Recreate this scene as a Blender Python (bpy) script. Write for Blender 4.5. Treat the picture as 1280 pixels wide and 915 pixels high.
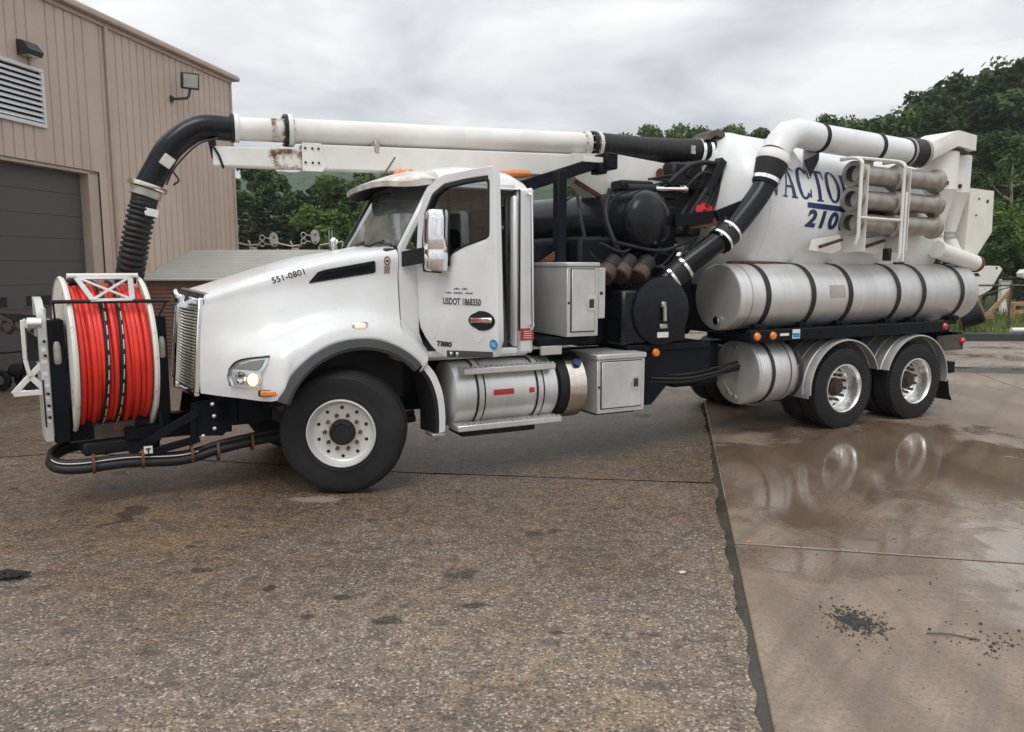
import bpy, bmesh, math, random
import numpy as np
from mathutils import Vector, Matrix, Euler
from mathutils.bvhtree import BVHTree
rad = math.radians
scene = bpy.context.scene
for o in list(bpy.data.objects): bpy.data.objects.remove(o)
COL = scene.collection

# ------------------------------------------------------------------ camera
cam_d = bpy.data.cameras.new('camera'); cam = bpy.data.objects.new('camera', cam_d); COL.objects.link(cam)
cam.location = (0, 0, 2.044); cam.rotation_euler = (rad(90 - 7.35), 0, 0)
cam_d.sensor_width = 36; cam_d.lens = 975 / 1280 * 36; cam_d.clip_end = 4000; cam_d.clip_start = .05
scene.camera = cam
scene.render.resolution_x = 1024; scene.render.resolution_y = 732

# ------------------------------------------------------------------ sky (overcast) and sun
SUN_EL, SUN_AZ = rad(58), rad(200)
world = bpy.data.worlds.new('World'); scene.world = world; world.use_nodes = True
wn = world.node_tree.nodes; wl = world.node_tree.links; wn.clear()
def wnode(t, **k):
    n = wn.new(t)
    for a, b in k.items(): setattr(n, a, b)
    return n
sky = wnode('ShaderNodeTexSky', sky_type='NISHITA', sun_disc=False)
sky.sun_elevation = SUN_EL; sky.sun_rotation = SUN_AZ; sky.air_density = 1.5; sky.dust_density = 4
hs = wnode('ShaderNodeHueSaturation'); hs.inputs['Saturation'].default_value = .12
wl.new(sky.outputs[0], hs.inputs['Color'])
tc = wnode('ShaderNodeTexCoord')
sep = wnode('ShaderNodeSeparateXYZ'); wl.new(tc.outputs['Generated'], sep.inputs[0])
zz = wnode('ShaderNodeMath', operation='MAXIMUM'); wl.new(sep.outputs[2], zz.inputs[0]); zz.inputs[1].default_value = 0
za = wnode('ShaderNodeMath', operation='ADD'); wl.new(zz.outputs[0], za.inputs[0]); za.inputs[1].default_value = .22
dx = wnode('ShaderNodeMath', operation='DIVIDE'); wl.new(sep.outputs[0], dx.inputs[0]); wl.new(za.outputs[0], dx.inputs[1])
dy = wnode('ShaderNodeMath', operation='DIVIDE'); wl.new(sep.outputs[1], dy.inputs[0]); wl.new(za.outputs[0], dy.inputs[1])
cxy = wnode('ShaderNodeCombineXYZ'); wl.new(dx.outputs[0], cxy.inputs[0]); wl.new(dy.outputs[0], cxy.inputs[1])
n1 = wnode('ShaderNodeTexNoise'); n1.inputs['Scale'].default_value = 1.5; n1.inputs['Detail'].default_value = 7; n1.inputs['Roughness'].default_value = .52; n1.inputs['Distortion'].default_value = .35
wl.new(cxy.outputs[0], n1.inputs['Vector'])
cr = wnode('ShaderNodeValToRGB'); wl.new(n1.outputs[0], cr.inputs[0])
cr.color_ramp.elements[0].position = .37; cr.color_ramp.elements[0].color = (.42, .445, .485, 1)
cr.color_ramp.elements[1].position = .62; cr.color_ramp.elements[1].color = (.78, .785, .795, 1)
# overcast skies brighten gently towards the zenith
zr = wnode('ShaderNodeMapRange'); wl.new(zz.outputs[0], zr.inputs[0]); zr.inputs[3].default_value = .94; zr.inputs[4].default_value = 1.9
mulc = wnode('ShaderNodeVectorMath', operation='SCALE'); wl.new(cr.outputs[0], mulc.inputs[0]); wl.new(zr.outputs[0], mulc.inputs['Scale'])
bgn = wnode('ShaderNodeBackground'); bgn.inputs[1].default_value = .05; wl.new(hs.outputs[0], bgn.inputs[0])
bgc = wnode('ShaderNodeBackground'); bgc.inputs[1].default_value = .92; wl.new(mulc.outputs[0], bgc.inputs[0])
mixw = wnode('ShaderNodeMixShader'); mixw.inputs[0].default_value = .93
wl.new(bgn.outputs[0], mixw.inputs[1]); wl.new(bgc.outputs[0], mixw.inputs[2])
wo = wnode('ShaderNodeOutputWorld'); wl.new(mixw.outputs[0], wo.inputs[0])
sun_d = bpy.data.lights.new('sun', 'SUN'); sun_d.energy = .9; sun_d.angle = rad(28); sun_d.color = (1, .97, .92)
sun = bpy.data.objects.new('sun', sun_d); COL.objects.link(sun)
# sun direction: behind the camera, a little to the left
sdir = Vector((math.cos(SUN_EL) * math.sin(SUN_AZ), math.cos(SUN_EL) * math.cos(SUN_AZ), math.sin(SUN_EL)))
sun.rotation_euler = (-sdir).to_track_quat('-Z', 'Y').to_euler(); sun.location = (0, -5, 30)
vs = scene.view_settings
vs.view_transform = 'Standard'; vs.look = 'None'; vs.exposure = 0.42; vs.gamma = 1; vs.use_curve_mapping = False

scene.render.engine = 'CYCLES'; scene.cycles.max_bounces = 7; scene.cycles.diffuse_bounces = 3; scene.cycles.glossy_bounces = 3; scene.cycles.volume_bounces = 0
# ------------------------------------------------------------------ materials
class NT:
    def __init__(s, name):
        s.m = bpy.data.materials.new(name); s.m.use_nodes = True
        s.n = s.m.node_tree.nodes; s.l = s.m.node_tree.links
        s.p = s.n['Principled BSDF']; s._tc = None
    def new(s, t, **k):
        n = s.n.new(t)
        for a, b in k.items(): setattr(n, a, b)
        return n
    def set(s, sock, v):
        if hasattr(v, 'is_linked') or hasattr(v, 'links'): s.l.new(v, sock)
        elif isinstance(v, (tuple, list)):
            sock.default_value = tuple(v) + (1,) if len(v) == 3 and len(sock.default_value) == 4 else v
        else: sock.default_value = v
    def co(s):
        if not s._tc: s._tc = s.new('ShaderNodeTexCoord')
        return s._tc.outputs['Object']
    def noise(s, scale, detail=4, rough=.55, vec=None, stretch=None, dist=0):
        n = s.new('ShaderNodeTexNoise'); n.inputs['Scale'].default_value = scale; n.inputs['Detail'].default_value = detail
        n.inputs['Roughness'].default_value = rough; n.inputs['Distortion'].default_value = dist
        v = vec or s.co()
        if stretch:
            mp = s.new('ShaderNodeMapping'); mp.inputs['Scale'].default_value = stretch; s.l.new(v, mp.inputs[0]); v = mp.outputs[0]
        s.l.new(v, n.inputs['Vector']); return n.outputs[0]
    def vor(s, scale, out='Distance', feature='F1', vec=None, rnd=1):
        n = s.new('ShaderNodeTexVoronoi', feature=feature); n.inputs['Scale'].default_value = scale; n.inputs['Randomness'].default_value = rnd
        s.l.new(vec or s.co(), n.inputs['Vector']); return n.outputs[out]
    def ramp(s, f, *st):
        r = s.new('ShaderNodeValToRGB'); e = r.color_ramp.elements
        while len(e) < len(st): e.new(.5)
        for i, (p, c) in enumerate(st):
            e[i].position = p; e[i].color = (c, c, c, 1) if not isinstance(c, tuple) else c + (1,)
        s.l.new(f, r.inputs[0]); return r.outputs[0]
    def mix(s, f, a, b, mode='MIX'):
        m = s.new('ShaderNodeMix', data_type='RGBA', blend_type=mode)
        s.set(m.inputs[0], f); s.set(m.inputs[6], a); s.set(m.inputs[7], b); return m.outputs[2]
    def math(s, op, a, b=0, c=0, clamp=False):
        m = s.new('ShaderNodeMath', operation=op, use_clamp=clamp)
        s.set(m.inputs[0], a); s.set(m.inputs[1], b); s.set(m.inputs[2], c); return m.outputs[0]
    def bump(s, h, strength=.3, dist=.01, normal=None):
        b = s.new('ShaderNodeBump'); b.inputs['Strength'].default_value = strength; b.inputs['Distance'].default_value = dist
        s.l.new(h, b.inputs['Height'])
        if normal: s.l.new(normal, b.inputs['Normal'])
        return b.outputs[0]
    def P(s, **k):
        nm = dict(col='Base Color', rough='Roughness', metal='Metallic', normal='Normal', coat='Coat Weight', crough='Coat Roughness',
                  spec='Specular IOR Level', trans='Transmission Weight', alpha='Alpha', emit='Emission Color', estr='Emission Strength', ior='IOR', aniso='Anisotropic')
        for a, v in k.items(): s.set(s.p.inputs[nm[a]], v)
        return s.m
MATS = {}
def simple(name, col, rough=.5, metal=0, var=.12, dirt=0, dirtcol=(.12, .10, .08), vscale=3., bump=0, bscale=60, coat=0, streak=None, **k):
    t = NT(name)
    nz = t.noise(vscale, 6)
    c = t.mix(t.ramp(nz, (.3, 0.), (.7, 1.)), tuple(x * (1 - var) for x in col), tuple(min(1, x * (1 + var)) for x in col))
    if streak:
        s2 = t.noise(1, 5, .6, stretch=streak); c = t.mix(t.ramp(s2, (.35, 0.), (.75, .5)), c, tuple(x * .72 for x in col))
    r = t.math('ADD', t.math('MULTIPLY', t.noise(vscale * 4, 4), .25), rough - .125)
    if dirt:
        d = t.math('MULTIPLY', t.ramp(t.noise(1.7, 8, .65), (.42, 0.), (.72, 1.)), dirt)
        c = t.mix(d, c, dirtcol); r = t.math('ADD', r, t.math('MULTIPLY', d, .35), clamp=True)
    kw = dict(col=c, rough=r, metal=metal, coat=coat); kw.update(k)
    if bump: kw['normal'] = t.bump(t.noise(bscale, 4), bump, .005)
    MATS[name] = t.P(**kw); return MATS[name]

def build_materials():
    simple('white_paint', (.76, .77, .765), .3, var=.04, dirt=.22, dirtcol=(.36, .32, .26), coat=.35, crough=.12)
    simple('white_boom', (.77, .76, .72), .42, var=.05, dirt=.3, dirtcol=(.42, .36, .28))
    simple('cream_paint', (.74, .73, .66), .45, var=.06, dirt=.3, dirtcol=(.4, .33, .22))
    simple('aluminium', (.74, .735, .72), .38, .62, var=.08, streak=(14, .6, .6), dirt=.18, dirtcol=(.35, .32, .28), bump=.05, bscale=90)
    simple('aluminium_dull', (.64, .635, .61), .44, .5, var=.14, streak=(5, 5, .5), dirt=.3, dirtcol=(.33, .3, .26), bump=.06, bscale=80)
    simple('galvanised', (.50, .48, .44), .48, .75, var=.22, vscale=9, streak=(.6, 20, 20), dirt=.3, dirtcol=(.25, .2, .15))
    simple('steel_polished', (.72, .66, .58), .2, 1, var=.12, streak=(20, .5, .5))
    simple('chrome', (.9, .9, .9), .1, 1, var=.03)
    simple('wheel_rim', (.80, .80, .79), .24, .85, var=.06, dirt=.18, dirtcol=(.3, .27, .23))
    simple('rim_white', (.74, .74, .72), .4, .35, var=.06, dirt=.3, dirtcol=(.3, .27, .23))
    simple('black_paint', (.005, .006, .010), .24, var=.3, dirt=.05, dirtcol=(.06, .045, .035), spec=.3)
    simple('navy_black', (.005, .0065, .011), .55, var=.3, dirt=.08, dirtcol=(.05, .04, .032), bump=.08, spec=.15)
    simple('black_plastic', (.012, .012, .014), .5, var=.25, dirt=.08, bump=.1, spec=.3)
    simple('grey_plastic', (.055, .057, .06), .55, var=.2, dirt=.2, bump=.15)
    simple('rubber', (.014, .014, .015), .62, var=.3, dirt=.16, dirtcol=(.06, .05, .042), bump=.15, bscale=120, spec=.3)
    simple('hose_rubber', (.013, .013, .014), .45, var=.3, dirt=.12, dirtcol=(.06, .05, .04), bump=.12, spec=.35)
    simple('muddy_steel', (.085, .072, .06), .7, .2, var=.35, vscale=8, dirt=.5, dirtcol=(.16, .12, .085), bump=.3)
    simple('rusty_steel', (.16, .07, .04), .75, .2, var=.4, vscale=12, dirt=.4, dirtcol=(.05, .03, .02), bump=.3)
    simple('hub_rust', (.075, .045, .034), .6, .4, var=.4, vscale=12, dirt=.4, dirtcol=(.03, .025, .02), bump=.3)
    simple('brown_filter', (.07, .035, .026), .6, .1, var=.4, vscale=14, dirt=.35, bump=.2)
    simple('red_hose', (.78, .042, .026), .36, var=.12, vscale=6, dirt=.10, dirtcol=(.35, .03, .02), bump=.06)
    simple('red_cloth', (.42, .012, .022), .8, var=.2)
    simple('red_lens', (.45, .008, .02), .2, var=.1, coat=1)
    simple('amber_lens', (.82, .22, .015), .25, var=.1, coat=.7)
    simple('amber_faded', (.62, .2, .05), .4, var=.2)
    simple('pale_lens', (.82, .66, .46), .2, coat=1)
    simple('sticker_red', (.48, .03, .03), .5, var=.15)
    simple('sticker_white', (.72, .72, .7), .5)
    simple('sticker_blue', (.03, .22, .45), .4)
    simple('sticker_grey', (.36, .34, .31), .5)
    simple('ink_black', (.02, .02, .022), .5)
    simple('ink_navy', (.012, .028, .10), .4)
    simple('ink_crimson', (.22, .02, .03), .4)
    simple('stripe_white', (.6, .58, .5), .6)
    simple('interior', (.03, .03, .032), .7)
    simple('rubber_seal', (.012, .012, .013), .55)
    simple('siding', (.56, .435, .36), .5, var=.05, vscale=.8, streak=(1.5, 1.5, .15), dirt=.06)
    simple('pipe_steel', (.44, .41, .37), .36, .8, var=.25, vscale=9, streak=(.6, 20, 20), dirt=.35, dirtcol=(.16, .12, .09))
    t = NT('flange_paint'); nz = t.noise(6, 8, .7); mk = t.ramp(nz, (.56, 0.), (.66, 1.))
    MATS['flange_paint'] = t.P(col=t.mix(mk, t.mix(t.noise(2.5, 5), (.70, .68, .60), (.80, .79, .73)), (.26, .13, .05)), rough=.5)
    simple('siding_trim', (.47, .37, .305), .5, var=.06, dirt=.15)
    simple('door_sheet', (.088, .08, .078), .55, var=.06, vscale=.6)
    simple('louvre_white', (.68, .69, .7), .45, var=.05, dirt=.12)
    simple('dark_void', (.012, .012, .013), .8)
    simple('lamp_housing', (.028, .03, .034), .45, var=.2)
    simple('lamp_glass', (.38, .37, .33), .12, var=.2, coat=1)
    simple('grille_slat', (.80, .76, .66), .3, .8, var=.06)
    simple('worn', (.26, .225, .19), .7, var=.25, vscale=25)
    simple('shed_roof', (.52, .52, .49), .42, .1, var=.07, vscale=1.2, dirt=.25, dirtcol=(.3, .28, .24))
    simple('shed_siding', (.25, .14, .105), .55, var=.12, vscale=1.5)
    simple('lumber', (.40, .25, .13), .75, var=.3, vscale=8, streak=(2, 20, 20), bump=.2)
    simple('fence_steel', (.10, .10, .10), .5, .6)
    simple('tar_kerb', (.035, .035, .036), .6, var=.4, vscale=5, bump=.4, bscale=20)
    simple('bark', (.11, .085, .062), .9, var=.3, bump=.5, bscale=30)
    simple('pale_bark', (.30, .27, .23), .9, var=.25, bump=.4, bscale=30)
    simple('stone', (.09, .085, .08), .6, var=.5, vscale=20)
    simple('coal', (.02, .019, .02), .45, var=.5, vscale=20)
    simple('litter_white', (.6, .6, .58), .6)
    # rust stained boom paint
    t = NT('boom_rust')
    nz = t.noise(9, 8, .68); m = t.ramp(nz, (.44, 0.), (.60, 1.))
    c = t.mix(m, (.74, .72, .66), t.mix(t.noise(30, 4), (.20, .075, .025), (.075, .03, .014)))
    MATS['boom_rust'] = t.P(col=c, rough=t.mix(m, (.42,) * 3, (.85,) * 3), normal=t.bump(m, .2, .004))
    # peeled clear-coat on visor
    t = NT('visor_paint'); nz = t.noise(7, 7, .6); m = t.ramp(nz, (.40, 0.), (.6, 1.))
    MATS['visor_paint'] = t.P(col=t.mix(t.math('MULTIPLY', m, .55), (.72, .70, .66), (.36, .29, .22)), rough=.45)
    # glass
    t = NT('cab_glass'); tr = t.new('ShaderNodeBsdfTransparent'); tr.inputs[0].default_value = (.34, .40, .385, 1)
    gl = t.new('ShaderNodeBsdfGlossy'); gl.inputs['Roughness'].default_value = .03; gl.inputs[0].default_value = (.9, .92, .92, 1)
    fr = t.new('ShaderNodeFresnel'); fr.inputs[0].default_value = 2.1
    mx = t.new('ShaderNodeMixShader'); t.l.new(fr.outputs[0], mx.inputs[0]); t.l.new(tr.outputs[0], mx.inputs[1]); t.l.new(gl.outputs[0], mx.inputs[2])
    t.l.new(mx.outputs[0], t.n['Material Output'].inputs[0]); MATS['cab_glass'] = t.m
    t = NT('sheen_glass'); tr = t.new('ShaderNodeBsdfTransparent'); tr.inputs[0].default_value = (.34, .40, .385, 1)
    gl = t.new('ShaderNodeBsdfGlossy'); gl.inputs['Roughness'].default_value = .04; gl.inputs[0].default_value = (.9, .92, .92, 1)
    df = t.new('ShaderNodeBsdfDiffuse'); df.inputs[0].default_value = (.42, .46, .44, 1)  # pale diffuse colour painted in for the sky's reflection on the windshield
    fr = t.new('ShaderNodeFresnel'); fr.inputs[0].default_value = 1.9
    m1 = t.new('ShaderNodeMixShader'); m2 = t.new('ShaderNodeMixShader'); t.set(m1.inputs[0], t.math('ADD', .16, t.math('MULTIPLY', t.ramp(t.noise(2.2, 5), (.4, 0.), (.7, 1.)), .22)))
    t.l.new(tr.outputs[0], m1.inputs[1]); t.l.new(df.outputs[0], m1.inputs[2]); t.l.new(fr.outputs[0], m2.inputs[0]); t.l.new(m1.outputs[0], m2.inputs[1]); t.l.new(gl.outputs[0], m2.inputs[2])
    t.l.new(m2.outputs[0], t.n['Material Output'].inputs[0]); MATS['sheen_glass'] = t.m
    t = NT('lamp_lens'); tr = t.new('ShaderNodeBsdfTransparent'); tr.inputs[0].default_value = (.9, .92, .93, 1)
    gl = t.new('ShaderNodeBsdfGlossy'); gl.inputs['Roughness'].default_value = .04
    fr = t.new('ShaderNodeFresnel'); fr.inputs[0].default_value = 1.5
    mx = t.new('ShaderNodeMixShader'); t.l.new(fr.outputs[0], mx.inputs[0]); t.l.new(tr.outputs[0], mx.inputs[1]); t.l.new(gl.outputs[0], mx.inputs[2])
    t.l.new(mx.outputs[0], t.n['Material Output'].inputs[0]); MATS['lamp_lens'] = t.m
    t = NT('headlamp_bulb'); MATS['headlamp_bulb'] = t.P(col=(.9, .8, .6), emit=(1, .62, .25), estr=2.2)
    t = NT('rice_light'); MATS['rice_light'] = t.P(col=(.9, .8, .7), emit=(1, .75, .5), estr=.35, rough=.2)
    # leaves
    for nm, a, b in (('leaf_mid', (.032, .068, .016), (.11, .165, .036)), ('leaf_dark', (.026, .056, .018), (.08, .13, .038)), ('leaf_bright', (.05, .095, .014), (.14, .20, .035)), ('leaf_pine', (.012, .028, .014), (.035, .062, .026))):
        t = NT(nm)
        oi = t.new('ShaderNodeObjectInfo'); f = t.noise(.55, 4, .6)
        f2 = t.math('ADD', t.math('MULTIPLY', f, .8), t.math('MULTIPLY', oi.outputs['Random'], .3))
        f3 = t.math('ADD', f2, t.math('MULTIPLY', t.noise(7, 2), .35))
        c = t.mix(t.ramp(f3, (.45, 0.), (.95, 1.)), a, b)
        d = t.new('ShaderNodeBsdfTranslucent'); t.l.new(c, d.inputs[0])
        t.P(col=c, rough=.5, spec=.25)
        mx = t.new('ShaderNodeMixShader'); mx.inputs[0].default_value = .28
        t.l.new(t.p.outputs[0], mx.inputs[1]); t.l.new(d.outputs[0], mx.inputs[2]); t.l.new(mx.outputs[0], t.n['Material Output'].inputs[0])
        MATS[nm] = t.m
    t = NT('forest_far'); f = t.noise(.09, 6, .6)
    MATS['forest_far'] = t.P(col=t.mix(t.ramp(f, (.35, 0.), (.68, 1.)), (.010, .028, .009), (.05, .095, .026)), rough=.9, spec=.1, normal=t.bump(t.vor(.22), .8, 2.))
    t = NT('grass'); f = t.noise(1.5, 6, .6)
    MATS['grass'] = t.P(col=t.mix(t.ramp(f, (.35, 0.), (.7, 1.)), (.06, .085, .02), (.16, .17, .05)), rough=.8, spec=.2)
    # ---- ground materials
    t = NT('wet_asphalt'); co = t.co()
    big = t.noise(.42, 3, .6); mid = t.noise(2.6, 4, .62)
    sepn = t.new('ShaderNodeSeparateXYZ'); t.l.new(co, sepn.inputs[0])
    vc = t.vor(78, 'Color'); vd = t.vor(78, 'Distance'); ve = t.vor(42, 'Color'); vcd = t.vor(42, 'Distance')
    sx = t.new('ShaderNodeSeparateColor'); t.l.new(vc, sx.inputs[0]); sy = t.new('ShaderNodeSeparateColor'); t.l.new(ve, sy.inputs[0])
    base = t.mix(t.ramp(big, (.36, 0.), (.62, 1.)), (.205, .158, .122), (.30, .20, .118))
    base = t.mix(t.ramp(mid, (.38, .75), (.6, 0.)), base, (.125, .10, .08))
    stone = t.mix(sx.outputs[1], (.19, .155, .125), (.62, .53, .43))
    c = t.mix(t.ramp(sx.outputs[0], (.62, 0.), (.86, .8)), base, stone)
    big_st = t.mix(sy.outputs[1], (.33, .27, .22), (.72, .65, .55))
    bm = t.math('MULTIPLY', t.ramp(sy.outputs[0], (.86, 0.), (.90, 1.)), t.ramp(vcd, (.25, 1.), (.42, 0.)))
    c = t.mix(t.math('MULTIPLY', bm, .9), c, big_st)
    c = t.mix(t.ramp(sx.outputs[2], (.80, 0.), (.9, .7)), c, (.055, .048, .043))
    hair = t.ramp(t.noise(1.1, 6, .72, dist=1.2), (.492, 0.), (.5, .55), (.508, 0.))
    c = t.mix(t.math('MULTIPLY', hair, .6), c, (.03, .027, .025))
    c = t.mix(t.ramp(t.noise(8.5, 4, .7), (.36, .72), (.50, 0.)), c, (.085, .070, .058))
    # wet film: patches decide how dark and how glossy the surface is
    run = t.new('ShaderNodeMapRange'); t.l.new(sepn.outputs[1], run.inputs[0]); run.inputs[1].default_value = 3.6; run.inputs[2].default_value = 6.2; run.inputs[3].default_value = -.10; run.inputs[4].default_value = .13
    wet = t.ramp(t.math('ADD', run.outputs[0], t.math('ADD', t.math('MULTIPLY', t.noise(.55, 4, .62), .7), t.math('MULTIPLY', mid, .3))), (.40, 0.), (.60, 1.))
    c = t.mix(t.math('MULTIPLY', wet, .62), c, t.mix(1, c, (.52, .42, .32), 'MULTIPLY'))
    spots = t.ramp(t.noise(1.35, 3, .5), (.665, 0.), (.685, 1.))
    wob = t.math('MULTIPLY', t.math('SUBTRACT', t.noise(9, 3), .5), 1.1)
    for (bx, by, rx, ry) in ((-.72, 4.30, .10, .06), (-.24, 4.5, .09, .05), (-1.05, 4.62, .07, .05), (-1.2, 4.35, .05, .035), (-2.1, 5.05, .12, .05), (-1.55, 4.75, .05, .06), (.25, 4.15, .05, .03), (-2.35, 5.5, .06, .04)):
        vm = t.new('ShaderNodeVectorMath', operation='SUBTRACT'); t.l.new(co, vm.inputs[0]); vm.inputs[1].default_value = (bx, by, 0)
        vq = t.new('ShaderNodeVectorMath', operation='MULTIPLY'); t.l.new(vm.outputs[0], vq.inputs[0]); vq.inputs[1].default_value = (1 / rx, 1 / ry, 0)
        ln = t.new('ShaderNodeVectorMath', operation='LENGTH'); t.l.new(vq.outputs[0], ln.inputs[0])
        spots = t.math('MAXIMUM', spots, t.ramp(t.math('ADD', ln.outputs['Value'], wob), (.75, 1.), (.95, 0.)))
    c = t.mix(t.math('MULTIPLY', spots, .75), c, (.03, .026, .022))
    vm = t.new('ShaderNodeVectorMath', operation='SUBTRACT'); t.l.new(co, vm.inputs[0]); vm.inputs[1].default_value = (-1.72, 6.66, 0)
    vq = t.new('ShaderNodeVectorMath', operation='MULTIPLY'); t.l.new(vm.outputs[0], vq.inputs[0]); vq.inputs[1].default_value = (3.6, 9, 0)
    ln = t.new('ShaderNodeVectorMath', operation='LENGTH'); t.l.new(vq.outputs[0], ln.inputs[0])
    c = t.mix(t.ramp(t.math('ADD', ln.outputs['Value'], wob), (.6, .8), (1.0, 0.)), c, (.36, .31, .26))
    r = t.math('SUBTRACT', .58, t.math('MULTIPLY', wet, .27)); r = t.math('SUBTRACT', r, t.math('MULTIPLY', spots, .18), clamp=True)
    h = t.math('ADD', t.math('MULTIPLY', vd, -.7), t.math('MULTIPLY', bm, .5))
    h = t.math('ADD', h, t.math('MULTIPLY', t.noise(14, 3), .9))
    MATS['wet_asphalt'] = t.P(col=c, rough=r, spec=.5, normal=t.bump(h, .8, .014))
    # concrete with a water film
    t = NT('wet_concrete'); co = t.co()
    big = t.noise(.35, 5, .6); fine = t.noise(40, 5, .65); drag = t.noise(1.2, 6, .6, stretch=(1.4, .35, 1))
    c = t.mix(t.ramp(big, (.35, 0.), (.65, 1.)), (.30, .225, .16), (.38, .305, .235))
    c = t.mix(t.ramp(drag, (.42, .7), (.6, 0.)), c, (.19, .138, .097))
    c = t.mix(t.math('MULTIPLY', t.ramp(fine, (.4, 1.), (.6, 0.)), .35), c, (.11, .085, .065))
    mpr = t.new('ShaderNodeMapping'); mpr.inputs['Rotation'].default_value = (0, 0, rad(38)); t.l.new(co, mpr.inputs[0])
    c = t.mix(t.math('MULTIPLY', t.ramp(t.noise(1, 6, .65, vec=mpr.outputs[0], stretch=(6.5, .45, 1)), (.48, 0.), (.66, 1.)), .5), c, (.13, .10, .078))
    c = t.mix(t.math('MULTIPLY', t.ramp(t.noise(2.3, 7, .7, dist=.8), (.54, 0.), (.70, 1.)), .55), c, (.15, .112, .08))
    grit = t.vor(150, 'Color'); sg = t.new('ShaderNodeSeparateColor'); t.l.new(grit, sg.inputs[0])
    c = t.mix(t.ramp(sg.outputs[0], (.955, 0.), (.97, .6)), c, (.06, .052, .046))
    def blob(cx, cy, rx, ry, w=.35):
        vm = t.new('ShaderNodeVectorMath', operation='SUBTRACT'); t.l.new(co, vm.inputs[0]); vm.inputs[1].default_value = (cx, cy, 0)
        vd_ = t.new('ShaderNodeVectorMath', operation='MULTIPLY'); t.l.new(vm.outputs[0], vd_.inputs[0]); vd_.inputs[1].default_value = (1 / rx, 1 / ry, 0)
        ln = t.new('ShaderNodeVectorMath', operation='LENGTH'); t.l.new(vd_.outputs[0], ln.inputs[0]); return t.math('SUBTRACT', 1.0, ln.outputs['Value'])
    pud = t.math('MAXIMUM', blob(4.2, 5.1, 1.6, 1.25), t.math('MAXIMUM', blob(4.4, 8.0, 2.2, 2.2), blob(2.7, 7.3, 1.3, 1.8)))
    pud = t.math('MAXIMUM', pud, t.math('MAXIMUM', blob(2.35, 5.25, .9, .42), blob(4.3, 4.45, 1.7, .85)))
    pn = t.math('ADD', pud, t.math('MULTIPLY', t.math('SUBTRACT', t.noise(1.3, 6, .62, dist=.5), .5), 1.9))
    water = t.ramp(pn, (.02, 0.), (.30, 1.)); damp = t.ramp(pn, (-.0, .25), (.2, 1.))
    c = t.mix(t.math('MULTIPLY', damp, .6), c, t.mix(1, c, (.56, .46, .37), 'MULTIPLY'))
    r = t.math('SUBTRACT', .46, t.math('MULTIPLY', water, .39))
    hb = t.math('MULTIPLY', t.math('ADD', fine, t.math('MULTIPLY', t.noise(9, 4), .7)), t.math('SUBTRACT', 1.12, water))
    MATS['wet_concrete'] = t.P(col=c, rough=r, ior=t.math('ADD', 1.5, t.math('MULTIPLY', water, .7)), spec=.5, normal=t.bump(hb, .32, .007))
    t = NT('wet_dirt'); big = t.noise(.3, 6, .6); fine = t.noise(6, 8, .7)
    c = t.mix(t.ramp(big, (.38, 0.), (.62, 1.)), (.24, .185, .14), (.33, .28, .23)); c = t.mix(t.ramp(fine, (.4, .8), (.6, 0.)), c, (.13, .108, .088))
    w = t.ramp(t.noise(.5, 6, .6, stretch=(1, 1.6, 1)), (.47, 0.), (.58, 1.))
    MATS['wet_dirt'] = t.P(col=c, rough=t.math('SUBTRACT', .55, t.math('MULTIPLY', w, .42)), normal=t.bump(t.math('MULTIPLY', fine, t.math('SUBTRACT', 1.1, w)), .5, .03))
    t = NT('joint_filler'); MATS['joint_filler'] = t.P(col=t.mix(t.noise(6, 6), (.022, .019, .016), (.085, .068, .052)), rough=t.ramp(t.noise(1.1, 5), (.4, .08), (.6, .5)), normal=t.bump(t.noise(40, 4), .4, .006))
build_materials()

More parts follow.
